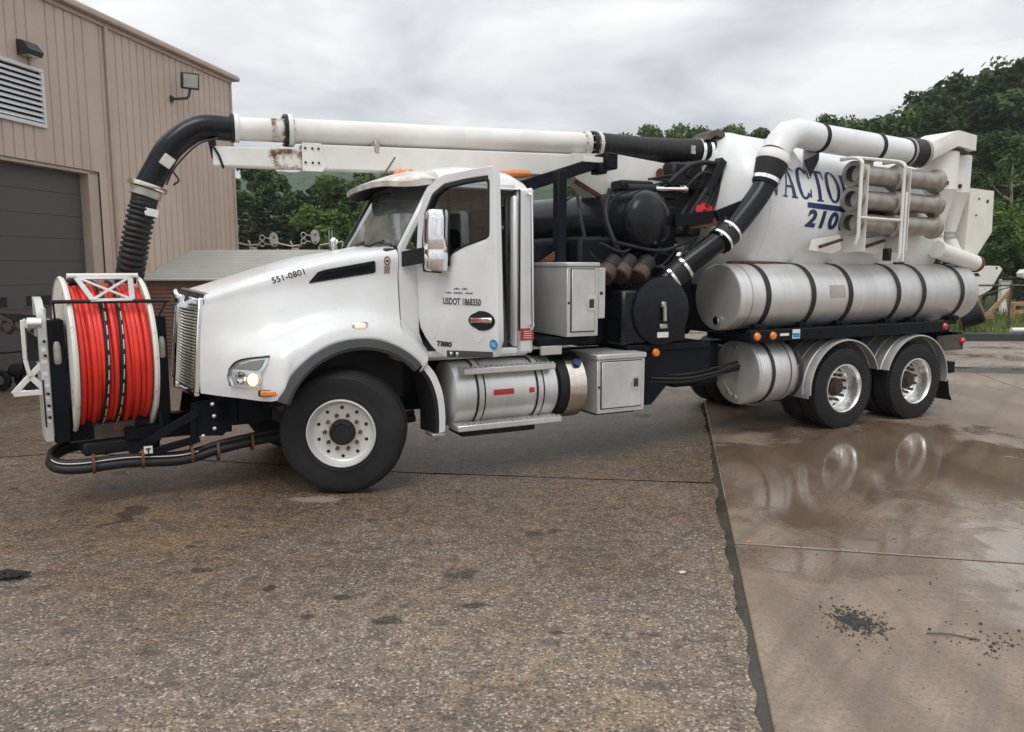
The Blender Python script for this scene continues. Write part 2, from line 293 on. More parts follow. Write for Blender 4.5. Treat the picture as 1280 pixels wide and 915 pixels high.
# ------------------------------------------------------------------ mesh builder
def V(*a): return Vector(a)
def basis(d):
    d = Vector(d).normalized(); u = Vector((0, 0, 1)) if abs(d.z) < .9 else Vector((1, 0, 0))
    a = d.cross(u).normalized(); b = a.cross(d).normalized(); return a, b, d
class MB:
    def __init__(s): s.v = []; s.f = []
    def add(s, vs, fs):
        k = len(s.v); s.v.extend(tuple(x) for x in vs); s.f.extend(tuple(i + k for i in f) for f in fs); return s
    def box(s, c, size, rot=None, b=0.0):
        c = Vector(c); hx, hy, hz = (x / 2 for x in size); vs = []; ix = {}
        if b <= 0:
            for sx in (-1, 1):
                for sy in (-1, 1):
                    for sz in (-1, 1): vs.append(Vector((sx * hx, sy * hy, sz * hz)))
            fs = [(0, 1, 3, 2), (4, 6, 7, 5), (0, 4, 5, 1), (2, 3, 7, 6), (0, 2, 6, 4), (1, 5, 7, 3)]
        else:
            b = min(b, hx * .9, hy * .9, hz * .9)
            for sx in (-1, 1):
                for sy in (-1, 1):
                    for sz in (-1, 1):
                        for ax, p in enumerate(((hx, hy - b, hz - b), (hx - b, hy, hz - b), (hx - b, hy - b, hz))):
                            ix[(sx, sy, sz, ax)] = len(vs); vs.append(Vector((sx * p[0], sy * p[1], sz * p[2])))
            fs = []
            for ax in range(3):
                for sg in (-1, 1):
                    q = []
                    for (a, d) in ((-1, -1), (1, -1), (1, 1), (-1, 1)):
                        k = [a, d]; k.insert(ax, sg); q.append(ix[(*k, ax)])
                    fs.append(tuple(q))
            for ax in range(3):   # edges parallel to ax
                o = [i for i in range(3) if i != ax]
                for s1 in (-1, 1):
                    for s2 in (-1, 1):
                        def key(e, axx):
                            k = [0, 0, 0]; k[ax] = e; k[o[0]] = s1; k[o[1]] = s2; return ix[(*k, axx)]
                        fs.append((key(-1, o[0]), key(1, o[0]), key(1, o[1]), key(-1, o[1])))
            for sx in (-1, 1):
                for sy in (-1, 1):
                    for sz in (-1, 1): fs.append(tuple(ix[(sx, sy, sz, a)] for a in range(3)))
        if rot is not None: vs = [rot @ v for v in vs]
        return s.add([v + c for v in vs], fs)
    def bar(s, p0, p1, w, h, b=0.004, up=None):
        p0, p1 = Vector(p0), Vector(p1); d = (p1 - p0); L = d.length; d.normalize()
        u = Vector(up) if up else (Vector((0, 0, 1)) if abs(d.z) < .95 else Vector((0, 1, 0)))
        a = u.cross(d).normalized(); u2 = d.cross(a)
        R = Matrix((d, a, u2)).transposed()
        return s.box((p0 + p1) / 2, (L, w, h), R, b)
    def cyl(s, p0, p1, r0, r1=None, n=24, cap=True):
        r1 = r0 if r1 is None else r1; p0, p1 = Vector(p0), Vector(p1); a, b, d = basis(p1 - p0)
        vs = []
        for p, r in ((p0, r0), (p1, r1)):
            for i in range(n):
                t = 2 * math.pi * i / n; vs.append(p + (a * math.cos(t) + b * math.sin(t)) * r)
        fs = [(i, (i + 1) % n, n + (i + 1) % n, n + i) for i in range(n)]
        if cap: fs += [tuple(range(n - 1, -1, -1)), tuple(range(n, 2 * n))]
        return s.add(vs, fs)
    def lathe(s, prof, o, axis, n=48, ref=None, a0=0, a1=2 * math.pi):
        o = Vector(o); a, b, d = basis(axis)
        if ref is not None:
            a = Vector(ref); a = (a - d * a.dot(d)).normalized(); b = d.cross(a)
        full = abs(a1 - a0 - 2 * math.pi) < 1e-6; m = n if full else n + 1; vs = []
        for (r, h) in prof:
            for i in range(m):
                t = a0 + (a1 - a0) * i / n; vs.append(o + d * h + (a * math.cos(t) + b * math.sin(t)) * r)
        fs = []
        for j in range(len(prof) - 1):
            for i in range(n if full else n):
                i2 = (i + 1) % m if full else i + 1
                fs.append((j * m + i, j * m + i2, (j + 1) * m + i2, (j + 1) * m + i))
        return s.add(vs, fs)
    def tube(s, pts, r, n=12, cap=True):
        pts = [Vector(p) for p in pts]; N = len(pts); rs = [r] * N if not hasattr(r, '__len__') else r
        T = [(pts[min(i + 1, N - 1)] - pts[max(i - 1, 0)]).normalized() for i in range(N)]
        a, b, _ = basis(T[0]); vs = []
        for i in range(N):
            a = (a - T[i] * a.dot(T[i])).normalized(); b = T[i].cross(a)
            for k in range(n):
                t = 2 * math.pi * k / n; vs.append(pts[i] + (a * math.cos(t) + b * math.sin(t)) * rs[i])
        fs = [(i * n + k, i * n + (k + 1) % n, (i + 1) * n + (k + 1) % n, (i + 1) * n + k) for i in range(N - 1) for k in range(n)]
        if cap: fs += [tuple(range(n - 1, -1, -1)), tuple(range((N - 1) * n, N * n))]
        return s.add(vs, fs)
    def prism(s, poly, vec):
        vec = Vector(vec); P = [Vector(p) for p in poly]; n = len(P)
        vs = P + [p + vec for p in P]
        fs = [tuple(range(n)), tuple(range(2 * n - 1, n - 1, -1))] + [(i, (i + 1) % n, n + (i + 1) % n, n + i) for i in range(n)]
        return s.add(vs, fs)
    def grid(s, rows, closed=False):
        m = len(rows[0]); vs = [p for r in rows for p in r]; fs = []
        for j in range(len(rows) - 1):
            for i in range(m if closed else m - 1):
                fs.append((j * m + i, j * m + (i + 1) % m, (j + 1) * m + (i + 1) % m, (j + 1) * m + i))
        return s.add(vs, fs)
    def xform(s, M): s.v = [tuple(M @ Vector(p)) for p in s.v]; return s
    def mesh(s, name, mat, ang=38, recalc=True):
        me = bpy.data.meshes.new(name); me.from_pydata(s.v, [], s.f)
        if recalc:
            bm = bmesh.new(); bm.from_mesh(me); bmesh.ops.recalc_face_normals(bm, faces=bm.faces); bm.to_mesh(me); bm.free()
        me.shade_smooth(); me.set_sharp_from_angle(angle=rad(ang))
        me.materials.append(MATS[mat] if isinstance(mat, str) else mat); return me
    def pieces(s):
        par = list(range(len(s.v)))
        def find(a):
            while par[a] != a: par[a] = par[par[a]]; a = par[a]
            return a
        for f in s.f:
            for i in f[1:]: par[find(i)] = find(f[0])
        g = {}
        for f in s.f: g.setdefault(find(f[0]), []).append(f)
        out = []
        for fs in g.values():
            ids = sorted({i for f in fs for i in f}); mp = {i: k for k, i in enumerate(ids)}; q = MB(); q.v = [s.v[i] for i in ids]; q.f = [tuple(mp[i] for i in f) for f in fs]; out.append(q)
        return out
    def split(s, name, mat, parent=None, **k): return [q.build(name, mat, parent, **k) for q in s.pieces()]
    def build(s, name, mat, parent=None, ang=38, recalc=True, loc=None, **tags):
        return link(name, s.mesh(name, mat, ang, recalc), parent, loc, **tags)
def link(name, me, parent=None, loc=None, **tags):
    o = bpy.data.objects.new(name, me); COL.objects.link(o)
    if parent: o.parent = parent
    if loc is not None: o.location = loc
    for k, v in tags.items(): o[k] = v
    return o
def thing(name, label, category, loc=(0, 0, 0), rz=0, group=None):
    o = bpy.data.objects.new(name, None); COL.objects.link(o); o.location = loc; o.rotation_euler = (0, 0, rz); o.empty_display_size = .3
    o['label'] = label; o['category'] = category
    if group: o['group'] = group
    return o
def struct(name, mb, mat, **k): return mb.build(name, mat, kind='structure', **k)
def copy_tree(o, parent=None):
    c = o.copy(); COL.objects.link(c); c.parent = parent
    for ch in list(o.children): copy_tree(ch, c)
    return c
def catmull(pts, n):
    P = [np.array(p, float) for p in pts]; P = [2 * P[0] - P[1]] + P + [2 * P[-1] - P[-2]]; out = []
    for i in range(1, len(P) - 2):
        for k in range(n):
            t = k / n; a, b, c, d = P[i - 1], P[i], P[i + 1], P[i + 2]
            out.append(.5 * (2 * b + (c - a) * t + (2 * a - 5 * b + 4 * c - d) * t * t + (3 * b - a - 3 * c + d) * t ** 3))
    out.append(P[-2]); return out
def arc(c, r, a0, a1, n, ax=0, az=2, y=0):
    out = []
    for i in range(n + 1):
        t = rad(a0 + (a1 - a0) * i / n); p = [0, y, 0]; p[ax] = c[0] + r * math.cos(t); p[az] = c[1] + r * math.sin(t); out.append(tuple(p))
    return out
def text_mesh(txt, size, bold=0.0, shear=0.0, spacing=1.0, cuts=0):
    cu = bpy.data.curves.new('txt', 'FONT'); cu.body = txt; cu.size = size; cu.offset = bold; cu.shear = shear; cu.space_character = spacing; cu.resolution_u = 4
    ob = bpy.data.objects.new('txt', cu); COL.objects.link(ob)
    dg = bpy.context.evaluated_depsgraph_get(); me = bpy.data.meshes.new_from_object(ob.evaluated_get(dg))
    bpy.data.objects.remove(ob)
    bm = bmesh.new(); bm.from_mesh(me); bmesh.ops.triangulate(bm, faces=bm.faces)
    if cuts: bmesh.ops.subdivide_edges(bm, edges=bm.edges, cuts=cuts)
    vs = [tuple(v.co) for v in bm.verts]; fs = [tuple(v.index for v in f.verts) for f in bm.faces]; bm.free()
    return vs, fs
# ================================================================== ground
def flat(poly, z, name, mat, **k):
    m = MB(); m.add([(x, y, z) for x, y in poly], [tuple(range(len(poly)))]); return m.build(name, mat, recalc=False, **k)
flat([(-640, -28), (640, -28), (640, 680), (-640, 680)], -.03, 'ground', 'wet_dirt', kind='structure')
JA = np.array([1.16, 3.21]); JD = np.array([.2033, .9791]); JN = np.array([.9791, -.2033])     # kerb-less joint between asphalt and concrete
def J(t, s): return tuple(JA + JD * t + JN * s)
flat([J(-9, -1.2), J(-9, 12), J(14, 12), J(14, -1.2)], -.010, 'joint_bed', 'joint_filler', kind='structure')
random.seed(11)
def jag(t0, t1, s0, amp, n):
    o = []; v = 0
    for k in range(n + 1): v = v * .75 + random.uniform(-amp, amp); o.append(J(t0 + (t1 - t0) * k / n, s0 + v))
    return o
edge = jag(-9, 13.2, -.062, .018, 260)
crack = [(-30, 5.5), (-5.48, 8.16), (-4.87, 8.42), (-1.12, 7.58), (1.0, 7.30), (2.1, 7.15)]
def crack_y(x):
    for (a, b), (c, d) in zip(crack, crack[1:]):
        if a <= x <= c: return b + (d - b) * (x - a) / (c - a)
    return crack[-1][1]
near = [p for p in edge if p[1] < crack_y(min(p[0], 2.0)) - .02]; far = [p for p in edge if p[1] > crack_y(min(p[0], 2.0)) + .02]
cx = np.linspace(-30, near[-1][0] - .01, 150); jit = [random.uniform(-.012, .012) for _ in cx]
flat([(-30, -9), ] + near + [(x, crack_y(x) - .018 + j) for x, j in zip(cx[::-1], jit[::-1])], 0.0, 'asphalt', 'wet_asphalt', kind='structure')
cx2 = np.linspace(-30, far[0][0] - .01, 150)
flat([(x, crack_y(x) + .018 + random.uniform(-.01, .01)) for x in cx2] + far + [(4.2, 18.5), (-6, 19.5), (-30, 19)], -.001, 'asphalt_far', 'wet_asphalt', kind='structure')
flat([(-30, 4.8), (4.5, 4.8), (4.5, 20), (-30, 20)], -.016, 'asphalt_base', 'joint_filler', kind='structure')
# concrete bays
apron = bpy.data.objects.new('concrete_apron', None); COL.objects.link(apron); apron['kind'] = 'structure'
for i, (t0, t1) in enumerate(((-9, 2.38), (2.41, 7.6), (7.63, 12.9))):
    for j, (s0, s1) in enumerate(((.0, 5.2), (5.23, 10.5))):
        m = MB(); c = [J(t0, s0), J(t0, s1), J(t1, s1), J(t1, s0)]; b = .008
        c2 = [J(t0 + b, s0 + b), J(t0 + b, s1 - b), J(t1 - b, s1 - b), J(t1 - b, s0 + b)]; zt = .004 + .001 * ((i + j) % 2)
        m.add([(x, y, -.02) for x, y in c] + [(x, y, zt - .006) for x, y in c] + [(x, y, zt) for x, y in c2], [(8, 9, 10, 11)] + [(k, (k + 1) % 4, 4 + (k + 1) % 4, 4 + k) for k in range(4)] + [(4 + k, 4 + (k + 1) % 4, 8 + (k + 1) % 4, 8 + k) for k in range(4)])
        m.build('concrete_slab', 'wet_concrete', apron, ang=5)
# verge at the back of the yard: dark kerb and grass
m = MB(); m.box((22, 21.3, .06), (26, .28, .26), Matrix.Rotation(rad(-2), 3, 'Z'), b=.03); struct('kerb', m, 'tar_kerb')
m = MB(); rows = []
for j in range(9): rows.append([(9 + i * 1.6, 21.6 + j * 1.1 - .03 * i, .02 + .05 * math.sin(i * 1.7 + j) + .10 * min(j, 3)) for i in range(30)])
m.grid(rows); struct('grass_verge', m, 'grass')
# wooded slope behind everything
def hz(x, y):
    s = max(0, y - 36); w = min(1, max(0, (x - 6) / 14)); base = .085 * min(s, 60) * w
    return base + .25 * math.sin(x * .11) * min(1, s / 12)
m = MB(); m.grid([[(x, y, hz(x, y) - .15 if y > 33 else -.04) for x in range(-80, 112, 6)] for y in range(32, 130, 5)]); struct('hillside', m, 'grass')
# distant hill: bumpy canopy mesh
nx, ny = 230, 60; rs = np.random.RandomState(4)
X = np.linspace(-600, 620, nx); Yv = np.linspace(260, 620, ny); GX, GY = np.meshgrid(X, Yv)
ridge = 58 + 6 * np.sin(GX * .011 + 2) + 10 * np.sin(GX * .0043 + .4) + 3 * np.sin(GX * .03)
GZ = ridge * np.clip((GY - 240) / 270, 0, 1) ** 1.15 + rs.uniform(-1.6, 1.9, GX.shape)
m = MB(); m.grid([[(GX[j, i] + rs.uniform(-1.5, 1.5), GY[j, i] + rs.uniform(-2, 2), GZ[j, i]) for i in range(nx)] for j in range(ny)])
hill = m.build('hill', 'forest_far', None, ang=20, kind='structure')

# ================================================================== trees
def leaf_cloud(centres, radii, per, size, seed, flatz=.75):
    r = np.random.RandomState(seed); C = np.repeat(np.array(centres), per, 0); Rr = np.repeat(np.array(radii), per)
    n = len(C); d = r.normal(size=(n, 3)); d /= np.linalg.norm(d, axis=1)[:, None]; rr = Rr * r.uniform(.25, 1, n) ** .5
    P = C + d * rr[:, None] * np.array([1, 1, flatz])
    nrm = d * .6 + r.normal(size=(n, 3)) * .6 + np.array([0, 0, .45]); nrm /= np.linalg.norm(nrm, axis=1)[:, None]
    up = r.normal(size=(n, 3)); a = np.cross(nrm, up); a /= np.linalg.norm(a, axis=1)[:, None]; b = np.cross(nrm, a)
    s = size * r.uniform(.6, 1.35, n)[:, None]
    V4 = np.stack([P - a * s, P - b * s * .55, P + a * s, P + b * s * .55], 1).reshape(-1, 3)
    return V4
def quads_mesh(name, V4, mat):
    n = len(V4) // 4; me = bpy.data.meshes.new(name); me.vertices.add(4 * n); me.vertices.foreach_set('co', V4.astype(np.float32).ravel())
    me.loops.add(4 * n); me.loops.foreach_set('vertex_index', np.arange(4 * n, dtype=np.int32)); me.polygons.add(n); me.polygons.foreach_set('loop_start', np.arange(0, 4 * n, 4, dtype=np.int32)); me.update(calc_edges=True)
    me.materials.append(MATS[mat]); return me
def broadleaf(seed, h, w, mat, bark='bark', leaf=.15, per=135):
    r = random.Random(seed); tk = MB(); cs = []; rad_ = []
    pts = [(0, 0, -.5)]
    for k in range(1, 7): pts.append((pts[-1][0] + r.uniform(-.18, .18), pts[-1][1] + r.uniform(-.18, .18), h * .82 * k / 6))
    sp = catmull(pts, 3); tk.tube(sp, [h * .021 * (1 - .85 * i / (len(sp) - 1)) + .015 for i in range(len(sp))], 7)
    nl = 15
    for k in range(nl):
        f = .28 + .70 * k / nl; i = int(f * (len(sp) - 1)); p = np.array(sp[i]); t = k * 2.4 + r.uniform(-.4, .4)
        L = w * (.42 + .62 * math.sin(math.pi * min(1, (f - .18) / .95))) * r.uniform(.7, 1.15)
        e = p + np.array([math.cos(t) * L, math.sin(t) * L, L * r.uniform(.25, .75)]); mid = (p + e) / 2 + np.array([0, 0, -.1 * L])
        br = catmull([p, mid, e], 4); tk.tube(br, [h * .008 * (1 - .8 * j / (len(br) - 1)) + .008 for j in range(len(br))], 5)
        for q in range(5):
            g = r.uniform(.45, 1.08); c = p + (e - p) * g + np.array([r.uniform(-1, 1), r.uniform(-1, 1), r.uniform(-.6, .7)]) * w * .20
            cs.append(c); rad_.append(w * r.uniform(.13, .27))
    for q in range(9): cs.append(np.array(sp[-1]) + np.array([r.uniform(-1, 1) * w * .35, r.uniform(-1, 1) * w * .35, r.uniform(-.9, 1.0) * h * .09])); rad_.append(w * r.uniform(.13, .24))
    return tk.mesh('trunk', bark), quads_mesh('crown', leaf_cloud(cs, rad_, per, leaf, seed), mat)
def pine(seed, h, w, mat='leaf_pine'):
    r = random.Random(seed); tk = MB(); tk.tube([(0, 0, -.5), (.05, 0, h * .5), (0, .05, h)], [h * .018, h * .011, .01], 7); cs = []; rad_ = []
    z = h * .10
    while z < h * .99:
        f = 1 - (z / h) ** 1.25; L = w * (f * .95 + .07); nb = 6
        for k in range(nb):
            t = r.uniform(0, 6.28); l = L * r.uniform(.65, 1.1); e = np.array([math.cos(t) * l, math.sin(t) * l, z - l * .12 + r.uniform(-.1, .15)])
            tk.tube([(0, 0, z), tuple(e)], [.03, .01], 4)
            for g in (.35, .65, .95): cs.append(np.array([e[0] * g, e[1] * g, z + (e[2] - z) * g])); rad_.append(max(.12, l * .26))
        z += h * .052
    return tk.mesh('trunk', 'bark'), quads_mesh('crown', leaf_cloud(cs, rad_, 62, .085, seed, .5), mat)
PRO = {'a': broadleaf(1, 10, 3.3, 'leaf_mid'), 'b': broadleaf(2, 10, 2.7, 'leaf_dark'), 'c': broadleaf(3, 10, 3.7, 'leaf_dark', leaf=.16), 'd': broadleaf(4, 10, 3.0, 'leaf_mid', per=100), 'p': pine(5, 9, 2.4), 'q': pine(6, 8, 2.7), 'e': broadleaf(7, 4.2, 2.3, 'leaf_bright', leaf=.10), 'f': broadleaf(9, 5.0, 2.4, 'leaf_mid', leaf=.11), 's': broadleaf(12, 9, 1.9, 'leaf_mid', 'pale_bark', per=22)}
KH = {'a': 10, 'b': 10, 'c': 10, 'd': 10, 'p': 9, 'q': 8, 'e': 4.2, 'f': 5, 's': 9}
FEAT = ((312, 'the building corner'), (330, 'the tip of the boom beam'), (352, 'the rusty boom section'), (372, 'the pulley block nearer the building'), (388, 'the bolted boom plate'), (402, 'the pulley block nearer the cab'), (425, 'the cable guide'), (445, 'the far wing mirror'), (470, 'the visor tip'), (495, 'the windshield'), (600, 'the roof lamps'), (705, 'the rear of the cab'), (735, 'the boom post'), (755, 'the boom cradle'), (782, 'the front end of the black boom hose'), (812, 'the boom root'), (845, 'the valve manifold'), (880, 'the boom inlet hood'), (920, 'the front of the white tank'), (960, 'the white duct elbow'), (1000, 'the first duct strap'), (1032, 'the white duct'), (1060, 'the pipe mouths'), (1078, 'the first rack post'), (1107, 'the second duct strap'), (1125, 'the second rack post'), (1150, 'the black duct coupling'), (1175, 'the duct box'), (1200, 'the front cyclone'), (1220, 'the rear cyclone'), (1238, 'the screen box'), (1250, 'the white outrigger frame'), (1266, 'the fence post'), (1282, 'the timber trestle'), (1296, 'the knuckle arm'), (9999, 'the far end of the fence'))
def tree(kind, x, y, top, label, group, name='broadleaf_tree', cat='tree', base=None):
    u_ = 640 + x / y * 975; label = label.split(' above the')[0].split(' behind')[0].split(' between')[0].split(' seen')[0].split(' whose')[0].split(' near')[0].split(' beside')[0] + ' growing behind ' + next(f for l, f in FEAT if u_ < l)
    b = hz(x, y) if base is None else base; s = (top - b) / (KH[kind] * (1.0 if kind in 'pq' else .97))
    o = thing(name, label, cat, (x, y, b - .1), random.uniform(0, 6.28), group); o.scale = (s * random.uniform(.92, 1.1), s * random.uniform(.92, 1.1), s)
    link('trunk', PRO[kind][0], o); link('crown', PRO[kind][1], o); return o
random.seed(21)
def px_x(u, Y): return (u - 640) / 975 * Y * 1.0
def px_top(v, Y): return 2.044 + (331.7 - v) / 975 * Y * 1.01
GR = 'trees on the wooded slope behind the yard'; GL = 'trees behind the low shed'
# right-hand wood, back to front: (u, v of the top, distance, kind)
for (u, v, Y, k) in ((1292, 62, 58, 'c'), (1262, 84, 62, 'b'), (1228, 98, 60, 'c'), (1196, 104, 64, 'a'), (1165, 118, 62, 'b'), (1135, 128, 60, 'c'), (1106, 138, 64, 'a'), (1072, 146, 58, 'd'), (1044, 150, 60, 'a'), (1018, 156, 56, 'd'), (985, 163, 62, 'd')):
    tree(k, px_x(u, Y), Y, px_top(v, Y), {'c': 'tall dark leafy tree high on the slope above the white tank', 'b': 'slim dark leafy tree high on the slope above the white tank', 'a': 'mid-green leafy tree on the ridge line above the white tank', 'd': 'loose airy tree on the ridge line above the white tank'}[k], GR)
for (u, v, Y, k) in ((1300, 150, 46, 'b'), (1255, 165, 48, 'a'), (1215, 170, 47, 'b'), (1180, 172, 50, 'c'), (1145, 176, 48, 'a'), (1108, 178, 50, 'b'), (1075, 180, 49, 'a')):
    tree(k, px_x(u, Y), Y, px_top(v, Y), {'c': 'broad dark tree half way up the slope behind the tank', 'b': 'narrow dark tree half way up the slope behind the tank', 'a': 'mid-green tree half way up the slope behind the tank'}[k], GR)
tree('s', px_x(1248, 43), 43, px_top(180, 43), 'bare-limbed pale trunked tree standing before the dark wood', GR)
for (u, v, Y, k) in ((1300, 255, 38, 'a'), (1270, 262, 37, 'e'), (1245, 272, 36, 'e'), (1228, 285, 35, 'f'), (1290, 292, 33, 'e'), (1255, 300, 32, 'f')):
    tree(k, px_x(u, Y), Y, px_top(v, Y), {'a': 'mid-green tree at the foot of the slope behind the fence', 'e': 'bright green bush at the foot of the slope behind the fence', 'f': 'rounded green bush at the foot of the slope behind the fence'}[k], 'bushes behind the fence', 'bush' if k != 'a' else 'broadleaf_tree', 'bush' if k != 'a' else 'tree')
# tree tops that peep over the boom
for (u, v, Y, k) in ((776, 172, 66, 'd'), (825, 166, 64, 'd'), (858, 160, 66, 'd'), (935, 158, 64, 'd'), (905, 168, 66, 'a')):
    tree(k, px_x(u, Y), Y, px_top(v, Y), 'loose airy tree whose top shows over the black boom hose' if k == 'd' else 'mid-green tree hidden behind the front of the white tank', GR)
# left-hand trees
for (u, v, Y, k) in ((318, 200, 42, 'b'), (342, 222, 41, 'p'), (300, 225, 44, 'p'), (365, 240, 46, 'q'), (392, 238, 42, 'p'), (412, 225, 45, 'b'), (436, 206, 44, 'a'), (458, 222, 46, 'q'), (480, 216, 44, 'b'), (505, 212, 46, 'a')):
    tree(k, px_x(u, Y), Y, px_top(v, Y), {'b': 'dark leafy tree between the brown building and the cab', 'a': 'mid-green leafy tree near the windshield visor', 'p': 'dark pointed conifer between the brown building and the cab', 'q': 'broad dark conifer with drooping boughs'}[k], GL, 'conifer' if k in 'pq' else 'broadleaf_tree')
for (u, v, Y, k) in ((330, 258, 34, 'q'), (358, 262, 33, 'p'), (385, 260, 35, 'q'), (412, 256, 34, 'q'), (440, 258, 35, 'f'), (308, 262, 35, 'p')):
    tree(k, px_x(u, Y), Y, px_top(v, Y), {'q': 'low broad conifer behind the pulley blocks', 'p': 'low pointed conifer behind the pulley blocks', 'f': 'rounded green bush behind the pulley blocks', 'e': 'bright green bush beside the windshield'}[k], GL, 'conifer' if k in 'pq' else 'bush', 'tree' if k in 'pq' else 'bush', base=0)
for (u, v, Y, k) in ((748, 238, 52, 'e'), (772, 232, 50, 'f'), (800, 236, 52, 'e'), (724, 262, 50, 'f'), (690, 268, 54, 'e'), (835, 240, 52, 'f')):
    tree(k, px_x(u, Y), Y, px_top(v, Y), {'e': 'bright green bush seen between the cab and the black drum', 'f': 'rounded green bush seen between the cab and the black drum'}[k], 'bushes seen through the gap behind the cab', 'bush', 'bush')

# ================================================================== metal building
BW = V(.16064, .98701, 0); BN = V(.98701, -.16064, 0); BO = V(-8.55, 13.19, 0)
bld = thing('metal_building', 'tall beige ribbed metal building with a dark roll-up door and louvre vent', 'building', tuple(BO), math.atan2(BW.y, BW.x))
# local: x along wall away from camera, y into the building (left), z up ; outward = -y
def wall_panel(x0, x1, z0, z1, name):
    n0 = math.ceil((x0 - .02) / .235); m = MB(); prof = [(x0, 0)]
    k = n0
    while k * .235 < x1 - .03:
        c = k * .235
        if c > x0 + .03: prof += [(c - .022, 0), (c - .012, .022), (c + .012, .022), (c + .022, 0)]
        k += 1
    prof.append((x1, 0)); m.grid([[(x, y, z0) for x, y in prof], [(x, y, z1) for x, y in prof]]); return m.build(name, 'siding', bld, ang=20)
wall_panel(-9, -2.2, 0, 6.80, 'wall_panel'); wall_panel(-2.2, .22, 5.46, 6.80, 'wall_panel'); wall_panel(-2.2, 1.20, 3.87, 4.49, 'wall_panel'); wall_panel(-2.2, .22, 4.49, 5.46, 'wall_panel')
wall_panel(.22, 1.20, 5.46, 6.80, 'wall_panel'); wall_panel(1.20, 2.58, 3.87, 6.80, 'wall_panel'); wall_panel(2.58, 7.84, 0, 6.80, 'wall_panel')
m = MB(); rbox_ = lambda m, x0, x1, y0, y1, z0, z1, b=.006: m.box(((x0 + x1) / 2, (y0 + y1) / 2, (z0 + z1) / 2), (x1 - x0, y1 - y0, z1 - z0), b=b)
rbox_(m, 7.80, 7.84, .03, 6.0, 0, 6.78); rbox_(m, -9, 7.80, 5.9, 6.0, 0, 6.7); m.build('side_wall', 'siding', bld)
m = MB(); rbox_(m, 2.30, 2.58, .03, .30, 0, 3.85); rbox_(m, -2.2, 2.58, .03, .26, 3.80, 3.865); rbox_(m, -2.2, -2.1, .03, .3, 0, 3.85); m.build('door_frame', 'siding_trim', bld)
m = MB(); n = 9
for k in range(n): rbox_(m, -2.1, 2.30, .22, .26, 3.82 * k / n + .0015, 3.82 * (k + 1) / n - .0015, .004)
rd = MB().box((.1, .275, 1.91), (4.4, .02, 3.8)).build('roll_up_door', 'door_sheet', bld); m.split('door_panel', 'door_sheet', rd)
m = MB(); rbox_(m, -.55, .27, .205, .219, 1.33, 1.50); rbox_(m, .72, 1.3, .205, .219, 1.33, 1.50); rbox_(m, -1.8, -1.1, .205, .219, 1.33, 1.5); m.split('door_window', 'dark_void', rd)
m = MB(); rbox_(m, -9.1, 8.08, -.16, .10, 6.79, 6.90, .02); rbox_(m, -9.1, 8.08, -.12, 6.1, 6.90, 6.93, .01); rbox_(m, -9, 7.86, -.05, .03, 6.70, 6.79, .01); m.build('eave_trim', 'siding_trim', bld)
m = MB(); rbox_(m, 2.93, 3.01, -.075, -.005, .1, 6.74, .015); rbox_(m, 7.80, 7.87, -.03, .03, 0, 6.74, .01); m.split('downspout', 'siding_trim', bld)
m = MB(); rbox_(m, 3.28, 3.6, -.05, .0, 0, 1.95, .02); m.build('wall_pilaster', 'siding_trim', bld)
m = MB()
for (x0, x1, z0, z1) in ((-.62, 1.22, 5.42, 5.48), (-.62, 1.22, 4.47, 4.54), (1.16, 1.22, 4.54, 5.42), (-.62, -.56, 4.54, 5.42)): rbox_(m, x0, x1, -.05, .02, z0, z1)
lv = m.build('louvre_frame', 'louvre_white', bld)
m = MB(); rbox_(m, -.6, 1.2, .0, .02, 4.5, 5.46); m.build('louvre_back', 'dark_void', lv)
m = MB(); m.box((.30, 0, 0), (1.72, .012, .078), Matrix.Rotation(rad(-38), 3, 'X'), b=.002); sl_me = m.mesh('louvre_slat', 'louvre_white')
for k in range(9): link('louvre_slat', sl_me, lv, (0, -.022, 4.59 + .0945 * k))
BM = Matrix.Translation(BO) @ Matrix.Rotation(math.atan2(BW.y, BW.x), 4, 'Z')
def bput(o): o.matrix_world = BM; return o
# wall lamps
o = thing('wall_lamp', 'dark wedge-shaped wall lamp above the louvre vent', 'wall lamp', tuple(BM @ V(.86, 0, 5.72)), math.atan2(BW.y, BW.x), 'lamps on the beige building')
m = MB(); m.prism([(-.17, 0, -.1), (-.17, 0, .15), (-.17, -.12, .13), (-.17, -.24, -.02), (-.17, -.2, -.09)], (.34, 0, 0)); m.build('housing', 'lamp_housing', o)
m = MB(); m.box((0, -.12, -.103), (.28, .16, .012), b=.004); m.build('lens', 'lamp_glass', o)
m = MB(); m.tube([(.08, -.02, -.1), (.08, -.02, -.28)], .015, 8); m.build('conduit', 'siding_trim', o)
o = thing('floodlight', 'boxy floodlight on a bent arm fixed to the beige wall', 'floodlight', tuple(BM @ V(5.15, 0, 5.78)), math.atan2(BW.y, BW.x), 'lamps on the beige building')
Rf = Matrix.Rotation(rad(-46), 3, 'Z') @ Matrix.Rotation(rad(10), 3, 'X')
m = MB(); m.box((.12, -.42, .40), (.38, .17, .36), Rf, b=.02); m.build('housing', 'lamp_housing', o)
m = MB(); m.box(V(.12, -.42, .40) + Rf @ V(0, -.088, .0), (.31, .012, .28), Rf, b=.004); m.build('lens', 'lamp_glass', o)
m = MB(); m.box((0, -.03, 0), (.09, .05, .14), b=.01); m.tube(catmull([(0, -.03, 0), (.02, -.2, 0), (.06, -.36, .02), (.1, -.40, .1), (.12, -.42, .24)], 5), .03, 10); m.build('arm', 'lamp_housing', o)

